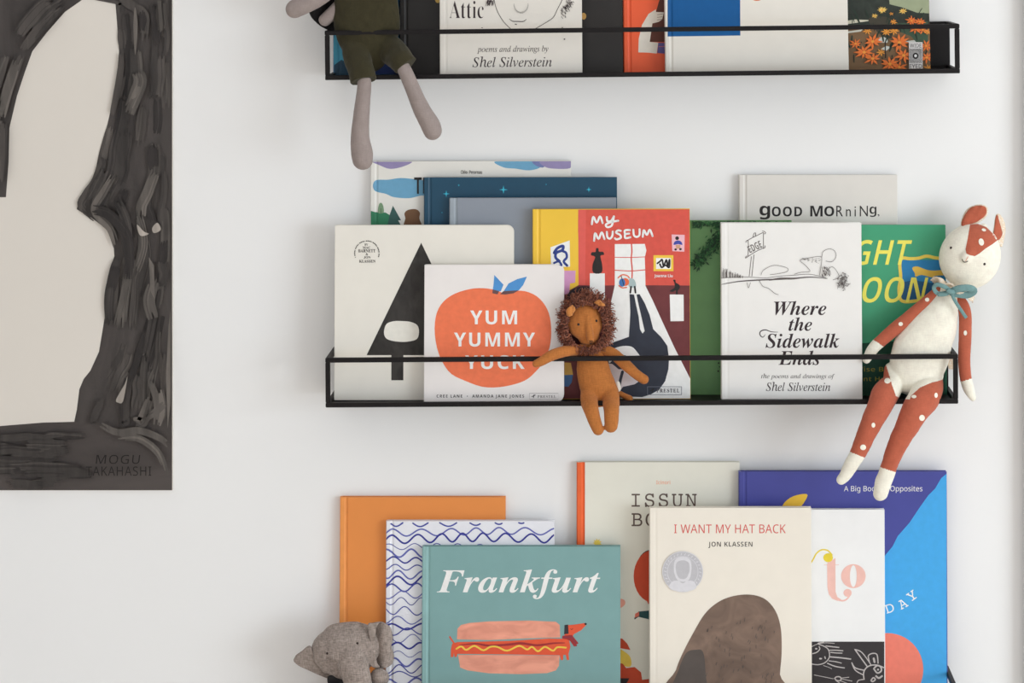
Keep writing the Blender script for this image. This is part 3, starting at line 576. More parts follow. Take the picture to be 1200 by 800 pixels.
b = book('top', 905, 1089, -150, -.035, -.014, .010, cm('botanic', (120, 92, 62), noise=.12), 'dark botanical picture book with orange star flowers, rightmost on the top ledge', group=GT_, roll=.01)
cF = lambda L: [(980+x/8, y/8) for x, y in L]
it = [poly(ink(44, 50, 44, noise=.3, scale=90), [(905, -150), (1090, -150), (1090, 28), (905, 34)]), poly(ink(150, 158, 128), cF([(480, -200), (880, -200), (880, 125), (760, 120), (620, 70), (500, 40)])), poly(ink(206, 202, 182), cF([(60, 200), (180, 182), (345, 190), (250, 205), (130, 222), (60, 232)])),
      poly(ink(200, 200, 188), cF([(60, 300), (250, 275), (230, 295), (60, 318)])), poly(ink(206, 208, 200), cF([(400, 350), (490, 340), (480, 400), (390, 400)])), poly(ink(206, 208, 200), cF([(415, 460), (470, 430), (515, 440), (470, 475)])), poly(ink(206, 208, 200), cF([(620, 390), (740, 375), (760, 400), (640, 402)])), poly(ink(62, 84, 66), cF([(560, 220), (860, 200), (860, 420), (780, 430), (700, 340), (600, 300)])),
      poly(ink(64, 60, 50), cF([(300, 180), (500, 170), (520, 350), (420, 330)]), True)]
OR1, OR2, OR3 = ink(226, 116, 52), ink(232, 152, 62), ink(238, 190, 100)
for k in range(46):
    x_ = rnd.uniform(110, 850); y_ = rnd.uniform(150, 650); a = rnd.uniform(-1, 1)
    it.append(stroke(ink(36, 52, 42), cF([(x_, y_), (x_+20*a, y_-40), (x_+50*a, y_-80)]), rnd.uniform(.6, 2.2), taper=True))
def flower(cx, cy, R_, m, n=8, ctr=None, sq=.8):
    a0 = rnd.uniform(0, 1)
    for k in range(n):
        a = a0+k*2*PI/n+rnd.uniform(-.15, .15); r_ = R_*rnd.uniform(.8, 1.1); tx, ty = cx+r_*math.cos(a), cy+r_*sq*math.sin(a); nx, ny = -math.sin(a)*R_*.13, math.cos(a)*R_*.13
        mx_, my_ = cx+r_*.5*math.cos(a), cy+r_*.5*sq*math.sin(a)
        it.append(poly(m, cF([(cx, cy), (mx_+nx, my_+ny), (tx, ty), (mx_-nx, my_-ny)])))
    it.append(ell(ctr or OR2, *cF([(cx, cy)])[0], R_*.16/8, R_*.14/8, n=10))
for q in ((430, 95, 48, OR3, 11), (360, 150, 34, OR3, 8), (625, 105, 44, OR3, 8), (515, 130, 26, OR2, 5), (535, 205, 40, OR2, 7), (705, 195, 62, OR1, 9), (785, 205, 62, OR1, 9), (290, 290, 50, OR2, 7), (470, 300, 52, OR2, 8), (540, 290, 52, OR2, 8), (740, 270, 70, OR1, 8), (810, 280, 60, OR1, 7), (855, 300, 40, OR2, 6),
          (180, 410, 66, OR1, 8), (340, 390, 95, OR1, 9), (260, 490, 95, OR1, 9), (590, 400, 110, OR1, 10), (630, 520, 95, OR1, 9), (420, 490, 50, OR2, 7), (340, 550, 90, OR1, 8), (500, 600, 100, OR1, 9), (590, 630, 80, OR1, 8), (840, 430, 75, OR1, 8), (845, 540, 75, OR1, 8), (860, 640, 50, OR2, 7)): flower(*q)
it += [ell(BK, *cF([(586, 420)])[0], 1.1, 1.6, n=10), stroke(BK, cF([(455, 400), (458, 540)]), 1.4, False)]
b.flush('illustration', it)
it = [rect(ink(214, 210, 208), *cF([(678, 396)])[0], *cF([(806, 650)])[0]), text(BK, 'WIDE', tuple(cF([(688, 410)])[0])+tuple(cF([(794, 446)])[0]), 'sans', res=2), text(BK, 'EYED', tuple(cF([(682, 602)])[0])+tuple(cF([(800, 640)])[0]), 'sans', res=2)]
cx, cy = 740, 524
for k in range(36):
    a = k*2*PI/36; c_, s_ = math.cos(a), math.sin(a); t_ = min(60/abs(c_) if abs(c_) > 1e-3 else 1e9, 66/abs(s_) if abs(s_) > 1e-3 else 1e9)
    it.append(poly(BK, cF([(cx+22*c_, cy+22*s_), (cx+t_*math.cos(a-.04), cy+t_*math.sin(a-.04)), (cx+t_*math.cos(a+.04), cy+t_*math.sin(a+.04))])))
it += [ell(BK, *cF([(cx, cy)])[0], 3.4, 3.6, n=20), ell(ink(228, 226, 224), *cF([(cx, cy)])[0], 1.7, 1.8, n=16)]
b.flush('publisher_mark', it, label='pale rectangular publisher mark with a ray pattern')
b = book('top', 779.5, 993.5, -160, -.058, -.033, .013, cm('ivory', (222, 217, 208)), 'large ivory picture book with a deep-blue square on the top ledge', group=GT_, roll=.01)
b.flush('illustration', [poly(ink(0, 82, 142), [(782.2, -60), (867, -60), (867.6, 41.6), (782.4, 42.8)]), ell(ink(214, 96, 66), 887, -5, 8, 6)])

# ================= painting
pa_x0, pa_x1, pa_y0, pa_y1 = -330, 202, -150, 574.5
T_ = .006
o0 = px(pa_x0, pa_y1, -T_)
r = empty('painting', o0, 'large unframed brush painting of a dark grey arch on a cream ground', 'painting')
W_, H_ = px(pa_x1, 0, -T_).x-o0.x, px(0, pa_y0, -T_).z-o0.z
box('canvas', 0, W_, 0, T_-.0004, 0, H_, mat('canvas', (214, 208, 200), .8, .01, 4, .15, 1500), r, .0005)
p = Panel(r); p.w = W_; p.h = H_
PD = mat('black_paint', (66, 61, 59), .38, .28, 22, .35, 160, stretch=(1, 1, .25), dist=1.5, spec=.3); PB = mat('black_paint_band', (72, 66, 64), .5, .2, 22, .3, 160, stretch=(.25, 1, 1), dist=.8, spec=.3)
hole = [(7, 231), (10, 190), (11, 150), (20, 112), (30, 82), (38, 60), (55, 38), (76, 14), (96, 0), (112, -8), (126, -7), (135, 0), (137, 25), (139.5, 60), (139, 85), (133, 115), (126, 145), (118, 175), (111, 205), (101, 223), (93, 232), (90, 245), (96, 249), (107, 255), (118, 263), (128, 272), (133, 285), (134, 300), (130, 312), (125, 335), (123, 352), (123, 370), (116, 412), (106, 434), (98, 444), (93, 456), (90, 480), (87, 494), (50, 495), (0, 499), (-150, 500), (-230, 496), (-231, 470), (-236, 430), (-250, 380), (-256, 300), (-240, 262), (-200, 240), (-190, 226), (-80, 236), (-60, 231)]
p.flush('brushwork', [poly(PD, [(pa_x0, pa_y0), (pa_x1, pa_y0), (pa_x1, 500), (140, 500), (88, 494)]+hole[::-1][len(hole)-38:][::1] if False else [(pa_x0, pa_y0), (pa_x1, pa_y0), (pa_x1, 520), (pa_x0, 520)], holes=[hole]),
                      poly(PB, [(pa_x0, 500), (-150, 501), (0, 499), (50, 495.5), (88, 494), (118, 498), (150, 508), (pa_x1+1, 520), (pa_x1+1, 574.3), (pa_x0, 574.3)])])
greys = [mat('paint_grey_%s' % n_, c_, .4, .3, 40, .3, 200, stretch=(1.5, 1, .2), dist=1, spec=.3) for n_, c_ in (('deep', (46, 42, 41)), ('dark', (58, 54, 52)), ('mid', (72, 67, 64)), ('soft', (84, 79, 75)), ('pale', (100, 94, 89)), ('lightest', (158, 150, 142)))]
def inleg(y): # inner edge of the right leg
    L = hole[11:38]
    for a, c in zip(L, L[1:]):
        if a[1] <= y <= c[1]: return a[0]+(c[0]-a[0])*(y-a[1])/max(1e-6, c[1]-a[1])
    return 90
it = []
def brush(pts, wd, shade):
    P = cat(pts, n=5); nb = max(3, int(wd/1.3))
    for k in range(nb):
        o_ = (k/(nb-1)-.5)*wd*.9+rnd.uniform(-.4, .4)
        Q = []
        s0 = rnd.randint(0, 2); s1 = len(P)-rnd.randint(0, 3)
        for i in range(s0, s1):
            a_ = P[max(0, i-1)]; c_ = P[min(len(P)-1, i+1)]; dx, dy = c_[0]-a_[0], c_[1]-a_[1]; l = math.hypot(dx, dy) or 1
            Q.append((P[i][0]-dy/l*o_, P[i][1]+dx/l*o_))
        m_ = greys[max(0, min(5, shade+rnd.choice([-1, 0, 0, 0, 0, 0, 1])))]
        if len(Q) > 2:
            it.append(stroke(m_, Q, rnd.uniform(2.4, 4.6), False, taper=True))
def clampx(x_, y_, mg=3): return min(199-mg, max(inleg(y_)+mg+1, x_))
for k in range(75):
    y0_ = rnd.uniform(-20, 470); L_ = rnd.uniform(25, 90); u = rnd.random(); wd_ = rnd.uniform(4, 11)
    slant = 0 if y0_ < 200 else rnd.uniform(-.5, .1); pts = []
    for j in range(5):
        yy = min(494, y0_+L_*j/4); xl = inleg(yy); xx = xl+(199-xl)*u+slant*(L_*j/4)*.6+rnd.uniform(-1.5, 1.5); pts.append((clampx(xx, yy, wd_/2), yy))
    brush(pts, wd_, rnd.choice([0, 1, 1, 1, 2, 2, 2, 2, 3]))
for k in range(26):
    y0_ = rnd.uniform(508, 566); x0_ = rnd.uniform(-30, 60); L_ = rnd.uniform(30, 90)
    brush([(min(198, x0_+L_*j/4), y0_+rnd.uniform(-1.2, 1.2)) for j in range(5)], rnd.uniform(3, 8), rnd.choice([0, 1, 1, 1, 2]))
for k in range(22):   # left part of the arch
    t0 = rnd.uniform(0, .75); pts = []; off_ = rnd.uniform(4, 40); wd_ = rnd.uniform(4, 8)
    for j in range(5):
        i_ = (t0+.22*j/4)*8; a_ = hole[int(i_)]; c_ = hole[int(i_)+1]; f_ = i_-int(i_)
        pts.append((a_[0]+(c_[0]-a_[0])*f_-off_*.95, a_[1]+(c_[1]-a_[1])*f_-off_*.3))
    brush(pts, wd_, rnd.choice([0, 1, 1, 2, 2, 3]))
brush([(163, 84), (166, 95), (160, 112), (152, 132)], 13, 3); brush([(163, 100), (156, 115)], 6, 4)
brush([(184, 505-180), (176, 350), (181, 372)], 12, 3)
brush([(138, 232), (150, 262), (152, 300)], 10, 1); brush([(110, 245), (128, 250), (148, 272), (153, 300), (152, 330)], 11, 0)
it += [poly(greys[5], [(180, 266), (186, 260), (190, 268), (182, 272)], True), poly(greys[5], [(138, 466), (148, 448), (151, 440), (146, 468), (140, 470)], True), poly(greys[5], [(162, 262), (170, 270), (176, 273), (166, 275)], True), poly(greys[4], [(199, 380), (201.6, 360), (201.6, 470), (198, 500), (196, 440)], False),
       poly(greys[4], [(176, 300), (182, 310), (183, 350), (178, 340)], False), poly(greys[3], [(186, 0), (190, 0), (193, 34), (189, 38)], False), poly(greys[4], [(160, 8), (163, 30), (160, 64), (158, 30)], True)]
for l in ([(120, 496), (140, 505), (165, 503), (190, 512), (200, 522)], [(140, 512), (165, 512), (188, 530), (198, 560)], [(178, 445), (186, 470), (184, 500)], [(190, 455), (193, 480), (188, 500)], [(196, 470), (185, 480), (170, 490)]):
    brush(l, 5, 3)
p.flush('brushwork', it)
p.flush('signature', [text(ink(22, 19, 19), 'MOGU', (114, 531, 166, 541.5), 'sans', off=.004, sp=1.15, shear=.1), text(ink(22, 19, 19), 'TAKAHASHI', (102.5, 544.5, 179, 555.5), 'sans', off=.004, sp=1.1)])

# ------------------------------------------------------------------ soft toys
K = .00109
def ring_tube(pts, flat=1.0, seg=20, sub=5, cap0=True, cap1=True):
    """pts: (px, py, Y, r_px[, flat]); returns verts (world), faces: closed limb with rounded ends"""
    Q = []
    for p_ in pts:
        v = px(p_[0], p_[1], p_[2]); Q.append((v.x, v.y, v.z, p_[3]*K, p_[4] if len(p_) > 4 else flat))
    P = cat(Q, n=sub) if len(Q) > 2 else Q
    rings = []
    def frame(i):
        a = Vector(P[max(0, i-1)][:3]); c = Vector(P[min(len(P)-1, i+1)][:3]); t = (c-a).normalized()
        s = t.cross(Vector((0, 1, 0)));
        if s.length < .15: s = Vector((1, 0, 0))
        s.normalize(); return t, s, s.cross(t).normalized()
    n = len(P)
    t, s, d = frame(0)
    seq = []
    if cap0:
        for k in range(5, 0, -1): a = PI/2*k/5*.97; seq.append((Vector(P[0][:3])-t*P[0][3]*math.sin(a)*min(1, P[0][4]*1.2), P[0][3]*math.cos(a), P[0][4], s, d))
    for i in range(n):
        t, s, d = frame(i); seq.append((Vector(P[i][:3]), P[i][3], P[i][4], s, d))
    if cap1:
        for k in range(1, 6): a = PI/2*k/5*.97; seq.append((Vector(P[-1][:3])+t*P[-1][3]*math.sin(a)*min(1, P[-1][4]*1.2), P[-1][3]*math.cos(a), P[-1][4], s, d))
    vs, fs = [], []
    for c, r_, fl, s, d in seq:
        for k in range(seg):
            a = 2*PI*k/seg; vs.append(c+s*(r_*math.cos(a))+d*(r_*fl*math.sin(a)))
    m = len(seq)
    for i in range(m-1):
        for k in range(seg):
            a, b_ = i*seg+k, i*seg+(k+1) % seg; fs.append((a, b_, b_+seg, a+seg))
    fs.append(tuple(range(seg-1, -1, -1))); fs.append(tuple((m-1)*seg+k for k in range(seg)))
    return vs, fs
def join(parts):
    vs, fs = [], []
    for v, f in parts:
        b_ = len(vs); vs += v; fs += [tuple(b_+i for i in q) for q in f]
    return vs, fs
def fixn(me):
    bm = bmesh.new(); bm.from_mesh(me); bmesh.ops.recalc_face_normals(bm, faces=bm.faces); bm.to_mesh(me); bm.free()
def soft(name, parts, m, root, voxel=.0011, smooth=5, wr=0.0, wf=(60, 60, 60), zone=None, seed=0):
    """melt tubes into one stuffed, continuous skin; wr = amount of wrinkling"""
    vs, fs = join(parts)
    me = bpy.data.meshes.new(name); off = root.location
    me.from_pydata([tuple(Vector(v)-off) for v in vs], [], fs); fixn(me)
    o = bpy.data.objects.new(name, me); COL.objects.link(o)
    a = o.modifiers.new('r', 'REMESH'); a.mode = 'VOXEL'; a.voxel_size = voxel; a.use_smooth_shade = True
    if smooth:
        c = o.modifiers.new('s', 'SMOOTH'); c.iterations = smooth; c.factor = .6
    dg = bpy.context.evaluated_depsgraph_get(); dg.update()
    me2 = bpy.data.meshes.new_from_object(o.evaluated_get(dg)); bpy.data.objects.remove(o); bpy.data.meshes.remove(me)
    me2.name = name
    if wr:
        from mathutils import noise
        no = [v.normal.copy() for v in me2.vertices]
        for v, nn in zip(me2.vertices, no):
            q = v.co; s_ = noise.noise(Vector((q.x*wf[0]+seed, q.y*wf[1], q.z*wf[2])))
            v.co = q+nn*(wr*(s_-.6*abs(noise.noise(Vector((q.x*wf[0]*2.3, q.y*wf[1]*2, q.z*wf[2]*2.1+seed))))))
    ms = m if isinstance(m, (list, tuple)) else [m]
    me2.materials.clear()
    for q in ms: me2.materials.append(q)
    if zone:
        mi = [zone(*topx(p_.center+off), p_.center+off, p_.normal) for p_ in me2.polygons]; me2.polygons.foreach_set('material_index', mi)
    me2.polygons.foreach_set('use_smooth', [True]*len(me2.polygons)); me2.update()
    ob = link(name, me2, root)
    return ob
def limb(name, pts, m, root, flat=.9, wr=.0, **k):
    return soft(name, [ring_tube(pts, flat)], m, root, voxel=.0012, smooth=3, wr=wr, **k)
def onto(target, root, name, item, off=.0004, parent=None, sub=3.0):
    """sew a flat patch (px outline) on to a stuffed surface, following its curve"""
    vsd = [v.co+root.location for v in target.data.vertices]
    bvh = BVHTree.FromPolygons(vsd, [tuple(p_.vertices) for p_ in target.data.polygons])
    its = item if isinstance(item, list) else [item]
    VS, FS, MI, MM = [], [], [], []
    for m, V, T in its:
        bm = bmesh.new(); bv = [bm.verts.new((x_, y_, 0)) for x_, y_ in V]
        for t in T:
            try: bm.faces.new([bv[i] for i in t])
            except ValueError: pass
        for _ in range(5):
            L_ = [e for e in bm.edges if e.calc_length() > sub]
            if not L_: break
            bmesh.ops.subdivide_edges(bm, edges=L_, cuts=1); bmesh.ops.triangulate(bm, faces=bm.faces[:])
        bm.verts.index_update(); b_ = len(VS)
        if m not in MM: MM.append(m)
        last = -.09
        for v in bm.verts:
            C_ = Vector((0, -CD, CZ)); D_ = Vector(((v.co.x-VX)/F, 1, -(v.co.y-VY)/F)).normalized()
            h = bvh.ray_cast(C_, D_)
            if h[0] is not None: P_ = h[0]-D_*off; last = P_.y
            else: P_ = px(v.co.x, v.co.y, last)
            VS.append(P_-root.location)
        for f in bm.faces:
            q = [b_+v.index for v in f.verts]; a_, c_, d_ = (VS[i] for i in q[:3])
            if (c_-a_).cross(d_-a_).y > 0: q = q[::-1]
            FS.append(tuple(q)); MI.append(MM.index(m))
        bm.free()
    return mesh(name, VS, FS, MM, parent or target, smooth=True, mi=MI)
def bead(name, x_, y_, Y, r_, m, root, sq=.6, parent=None):
    bm = bmesh.new(); bmesh.ops.create_uvsphere(bm, u_segments=12, v_segments=8, radius=r_*K)
    for v in bm.verts: v.co.y *= sq
    me = bpy.data.meshes.new(name); bm.to_mesh(me); bm.free(); me.materials.append(m)
    me.polygons.foreach_set('use_smooth', [True]*len(me.polygons))
    return link(name, me, parent or root, px(x_, y_, Y)-root.location)
def surfY(target, root, x_, y_):
    vsd = [v.co+root.location for v in target.data.vertices]
    bvh = BVHTree.FromPolygons(vsd, [tuple(p_.vertices) for p_ in target.data.polygons])
    h = bvh.ray_cast(Vector((0, -CD, CZ)), Vector(((x_-VX)/F, 1, -(y_-VY)/F)).normalized())
    return h[0].y if h[0] is not None else -.08
def sheet(name, grid, th, m, root, parent=None):
    """grid[i][j] = world point; cloth sheet with thickness th"""
    nI, nJ = len(grid), len(grid[0]); vs = [Vector(p_) for row in grid for p_ in row]
    fs = [(i*nJ+j, i*nJ+j+1, (i+1)*nJ+j+1, (i+1)*nJ+j) for i in range(nI-1) for j in range(nJ-1)]
    me = bpy.data.meshes.new(name); me.from_pydata([tuple(v-root.location) for v in vs], [], fs); me.update()
    bm = bmesh.new(); bm.from_mesh(me); bmesh.ops.recalc_face_normals(bm, faces=bm.faces)
    bmesh.ops.solidify(bm, geom=bm.faces[:], thickness=th); bmesh.ops.recalc_face_normals(bm, faces=bm.faces); bm.to_mesh(me); bm.free()
    me.materials.append(m); me.polygons.foreach_set('use_smooth', [True]*len(me.polygons))
    return link(name, me, parent or root)
def outline_sheet(name, pts, Yf, th, m, root, parent=None, sub=3.0, bulge=0.0):
    """cloth piece from a px outline; Yf(x,y) gives depth; bulge = pillow thickness"""
    P = cat(pts, True, 4)
    t = tessellate_polygon([[Vector((x_, y_, 0)) for x_, y_ in P]])
    bm = bmesh.new(); bv = [bm.verts.new((x_, y_, 0)) for x_, y_ in P]
    for q in t:
        try: bm.faces.new([bv[i] for i in q])
        except ValueError: pass
    for _ in range(4):
        L_ = [e for e in bm.edges if e.calc_length() > sub]
        if not L_: break
        bmesh.ops.subdivide_edges(bm, edges=L_, cuts=1); bmesh.ops.triangulate(bm, faces=bm.faces[:])
    for v in bm.verts:
        x_, y_ = v.co.x, v.co.y; v.co = px(x_, y_, Yf(x_, y_))-root.location
    bmesh.ops.recalc_face_normals(bm, faces=bm.faces)
    bmesh.ops.solidify(bm, geom=bm.faces[:], thickness=th); bmesh.ops.recalc_face_normals(bm, faces=bm.faces)
    me = bpy.data.meshes.new(name); bm.to_mesh(me); bm.free(); me.materials.append(m)
    me.polygons.foreach_set('use_smooth', [True]*len(me.polygons))
    o_ = link(name, me, (EARS[-1] if name in ('ear_lining', 'ear_fold') else parent) or root)
    if name == 'ear': EARS.append(o_)
    return o_
EARS = []
def fab(name, c, wv=.12, **k): return mat(name, c, .95, k.get('noise', .06), k.get('scale', 90), k.get('bump', .45), 700, weave=wv, sheen=.15, spec=.1, speck=k.get('speck'))
DARK = mat('dark_thread', (40, 28, 24), .5, .05, 400)

# ---- lion
OC = fab('ochre_cotton', (174, 108, 56)); FL = SH['mid'](0)
r = empty('lion_doll', (px(702, 470, -.07).x, -.07, FL), 'ochre cloth lion doll with a shaggy brown yarn mane, sitting on the middle ledge', 'soft toy', 'soft toys on the ledges')
tor = [(692, 408, -.068, 14, .75), (694, 425, -.070, 18.5, .65), (697, 442, -.071, 20.5, .62), (702, 456, -.072, 21.5, .62), (704, 462, -.073, 20, .6)]
lg1 = [(691, 459, -.075, 11, .8), (690.5, 470, -.088, 10.6, .8), (693, 481, -.102, 9.0, .9), (696.5, 492, -.107, 7.9, .9), (701, 503.5, -.108, 6.6, .9)]
lg2 = [(714, 458, -.075, 11, .8), (716, 470, -.088, 10.4, .8), (716.5, 481, -.102, 9.2, .9), (716.5, 491, -.107, 8.5, .9), (716, 499, -.108, 8.0, .9)]
body = soft('body', [ring_tube(tor), ring_tube(lg1), ring_tube(lg2)], OC, r, voxel=.0010, smooth=8, wr=.0006, wf=(90, 60, 60))
limb('arm', [(692, 408, -.070, 6, .8), (677, 410, -.080, 6.5, .8), (660, 412, -.0895, 6.6, .8), (645, 417.0, -.096, 6.5, .8), (634, 423.5, -.0995, 5.6, .8), (628, 426, -.100, 4.6, .8)], OC, r, wr=.0004)
limb('arm', [(704, 408, -.0715, 6, .8), (718, 414, -.0735, 6.5, .8), (732, 426, -.0755, 7, .8), (745, 438, -.077, 6.0, .8), (755, 444.5, -.077, 5.8, .8)], OC, r, wr=.0004)
limb('tail', [(716, 456, -.062, 4, 1), (730, 463, -.066, 3.5, 1), (738, 467, -.070, 4, 1)], OC, r)
hd = soft('head', [ring_tube([(684.5, 368, -.075, 19, .62), (685, 376, -.0765, 20.5, .62), (688, 386, -.077, 19, .62), (690, 394, -.076, 13, .65)]), ring_tube([(688.3, 372, -.087, 3.2, 1), (690, 384, -.0895, 4.0, 1), (692, 397, -.0895, 4.4, 1)])], OC, r, voxel=.0009, smooth=4)
for (ex, ey) in ((678, 380), (698.8, 375.8)):
    bead('eye', ex, ey, surfY(hd, r, ex, ey), 1.5, DARK, r, parent=hd)
onto(hd, r, 'nose', [poly(DARK, [(688.5, 399.2), (696, 398.6), (693.3, 402.5), (691.3, 402.5)]), stroke(DARK, [(692.3, 402), (692.4, 404)], .5, False)])
for l in ([(666, 371), (664.5, 364), (668, 358.5), (673.5, 359.5), (674, 364), (670, 369)], [(697, 355), (699.5, 351.5), (704.5, 352.5), (708, 357), (706.5, 359), (701.5, 357.5)]):
    outline_sheet('ear', l, lambda x_, y_: -.0905-.001*math.sin(x_), .0022, fab('ochre_ear', (192, 126, 70)), r)
outline_sheet('care_tag', [(722, 448), (726, 447.5), (727.5, 457), (723, 458)], lambda x_, y_: -.072, .0005, mat('white_tape', (222, 216, 206), .8), r)
def mane():
    rd = random.Random(11); vs, fs, mi = [], [], []
    c = Vector(px(686.5, 379, -.075))
    for k in range(1500):
        a = rd.uniform(0, 2*PI); lay = rd.random()
        # face rim ellipse 21 x 25 px, outer edge about 34 x 43 px
        rr_ = .98+lay*.32
        ex, ey = 20.5*rr_*math.cos(a), 24*rr_*math.sin(a)+(2.5 if math.sin(a) > 0 else 0)
        depth = -.0835+lay*.020+rd.uniform(-.003, .003)
        p0 = Vector((c.x+ex*K, depth, c.z-ey*K))
        out = Vector((math.cos(a), 0, -math.sin(a)))
        dr = (out*rd.uniform(.5, 1.1)+Vector((rd.uniform(-.5, .5), -.75*(1-lay)+rd.uniform(-.4, .1), rd.uniform(-.5, .5)))).normalized()
        if p0.y < -.0802 and math.sin(a) > .8: dr.y = max(dr.y, -.3)
        side = dr.cross(Vector((rd.uniform(-1, 1), rd.uniform(-1, 1), rd.uniform(-1, 1)))).normalized()
        ln = rd.uniform(8, 12.5)*K; r0 = rd.uniform(.55, .85)*K; curl = rd.uniform(.2, .75)
        base = len(vs); nS = 5
        u = dr.cross(side).normalized()
        for i in range(nS):
            t = i/(nS-1); q = p0+dr*(ln*t)+side*(ln*curl*math.sin(t*PI*.9)*.5)+u*(ln*.18*math.sin(t*7+k)); r_ = r0*(1-.45*t)
            for j in range(4):
                b_ = j*PI/2; vs.append(q+side*(r_*math.cos(b_))+u*(r_*math.sin(b_)))
        kk = rd.choice([0, 0, 1, 1, 2])
        for i in range(nS-1):
            for j in range(4): x_ = base+i*4+j; y_ = base+i*4+(j+1) % 4; fs.append((x_, y_, y_+4, x_+4)); mi.append(kk)
        fs.append(tuple(base+(nS-1)*4+j for j in range(4))); mi.append(kk)
    ms = [mat('yarn_brown', (140, 84, 64), .95, .1, 300, sheen=.2, spec=.1), mat('yarn_dark', (108, 62, 48), .95, .1, 300, sheen=.2, spec=.1), mat('yarn_light', (168, 106, 80), .95, .1, 300, sheen=.2, spec=.1)]
    o = mesh('mane', vs, fs, ms, r, smooth=True, mi=mi, off=r.location); o['kind'] = 'stuff'; o['label'] = 'shaggy brown yarn mane'
mane()

# ---- fawn
CR = fab('cream_cotton', (232, 224, 210), .05, bump=.25); RU = fab('rust_cotton', (174, 92, 70), .06, bump=.25); SPK = fab('speckled_cotton', (220, 202, 180), .05, speck=((246, 240, 230), 420, .22))
r = empty('fawn_doll', (px(1070, 470, -.066).x, -.066, SH['mid'](px(1070, 470, -.066).x)), 'cream and rust fawn doll with a teal ribbon, right end of the middle ledge', 'soft toy', 'soft toys on the ledges')
tor = [(1110, 345, -.058, 13, .9), (1105, 360, -.062, 19, .75), (1097, 378, -.064, 26, .62), (1088, 395, -.065, 30.5, .55), (1080, 412, -.065, 34.5, .5), (1073, 432, -.066, 32, .52), (1069, 446, -.067, 25, .6)]
l1 = [(1044, 432, -.064, 8, .8), (1046, 448, -.072, 13, .9), (1037, 462, -.086, 16, .9), (1029, 480, -.102, 14.2, .9), (1019, 500, -.107, 12, .9), (1009, 524, -.108, 10.2, .9), (1000, 540, -.108, 9, .9), (991, 556, -.109, 7.2, .9), (986, 562, -.109, 6.2, .9)]
l2 = [(1098, 440, -.066, 8, .8), (1092, 452, -.074, 15, .9), (1083, 466, -.088, 18.5, .85), (1072, 482, -.102, 16, .9), (1060, 505, -.107, 13.2, .9), (1050, 525, -.108, 11.2, .9), (1042, 546, -.109, 9.6, .9), (1035, 566, -.110, 9.8, .9), (1032, 578, -.111, 8.6, .9)]
from mathutils.geometry import intersect_point_line
def side(ax, ay, bx, by, x_, y_): return (bx-ax)*(y_-ay)-(by-ay)*(x_-ax)
PL = [(1030, 418), (1036.5, 422), (1041, 436), (1045, 450), (1050, 464), (1058, 467.5), (1066, 467.8), (1068, 463), (1078, 454), (1092, 448), (1104, 445), (1109, 437), (1113, 424), (1114, 418)]
def pants(x_):
    for a, c in zip(PL[:7], PL[1:7]):
        pass
    if x_ < 1036.5: return 420
    if x_ > 1113: return 424
    for a, c in zip(PL[1:], PL[2:]):
        if a[0] <= x_ <= c[0]: return a[1]+(c[1]-a[1])*(x_-a[0])/max(.01, c[0]-a[0])
    return 467
def zone(x_, y_, c, nn):
    if y_ > 415 and y_ > pants(x_):
        if x_ < 1066-.0 and side(998, 530, 1013, 536, x_, y_) > 0 and y_ > 525 and x_ < 1020: return 0
        if side(1034, 548, 1049, 553, x_, y_) > 0 and y_ > 540 and x_ > 1018: return 0
        return 1
    return 0
body = soft('body', [ring_tube(tor, seg=28), ring_tube(l1), ring_tube(l2)], [CR, RU], r, voxel=.0009, smooth=7, wr=.0007, wf=(45, 45, 75), zone=zone)
for (sx, sy, sa, sb) in ((1040, 446, 3.7, 3.3), (1023.5, 498, 2.2, 3), (1011.5, 524, 3.5, 3.3), (1071, 464.5, 3, 2), (1097, 463, 2, 3), (1080.5, 489.5, 3.3, 3.6)):
    onto(body, r, 'spot', ell(CR, sx, sy, sa, sb, n=18), off=.0003)
a1 = limb('arm', [(1101, 340, -.058, 6, .9), (1090, 351, -.062, 7.8, .9), (1068, 370, -.064, 8.2, .9), (1048, 386, -.065, 8, .9), (1034, 398, -.066, 7.2, .9), (1026, 405, -.067, 7, .9), (1020, 413, -.069, 6.5, .9), (1015.5, 421, -.070, 5, .9)], [RU, CR], r, wr=.0003, zone=lambda x_, y_, c, nn: 1 if side(1022, 397, 1034, 405, x_, y_) > 0 else 0)
a2 = limb('arm', [(1121, 346, -.056, 6, .9), (1130, 362, -.062, 7.5, .9), (1131, 390, -.066, 7.6, .9), (1130, 420, -.068, 7.4, .9), (1131.5, 441, -.069, 7.0, .9), (1135, 455, -.070, 6.8, .9), (1140, 466, -.070, 4.2, .9)], [RU, CR], r, wr=.0003, zone=lambda x_, y_, c, nn: 1 if side(1120, 449, 1140, 443, x_, y_) > 0 else 0)
for (sx, sy) in ((1086.5, 351), (1055.5, 379.5)): onto(a1, r, 'spot', ell(CR, sx, sy, 2.6, 2.4, n=16), off=.0003)
for (sx, sy) in ((1131.3, 390),): onto(a2, r, 'spot', ell(CR, sx, sy, 2.0, 3, n=16), off=.0003)
hd = soft('head', [ring_tube([(1137+.42*39*t_, 300-.905*39*t_, -.053, 36*math.sqrt(1-t_*t_)*(1-.03*t_), .70) for t_ in [math.sin(q_) for q_ in np.linspace(-1.45, 1.45, 17)]], seg=36, sub=1), ring_tube([(1139, 291, -.072, 8, .9), (1132, 302, -.078, 7, .8)]),
                   ], CR, r, voxel=.0011, smooth=14)
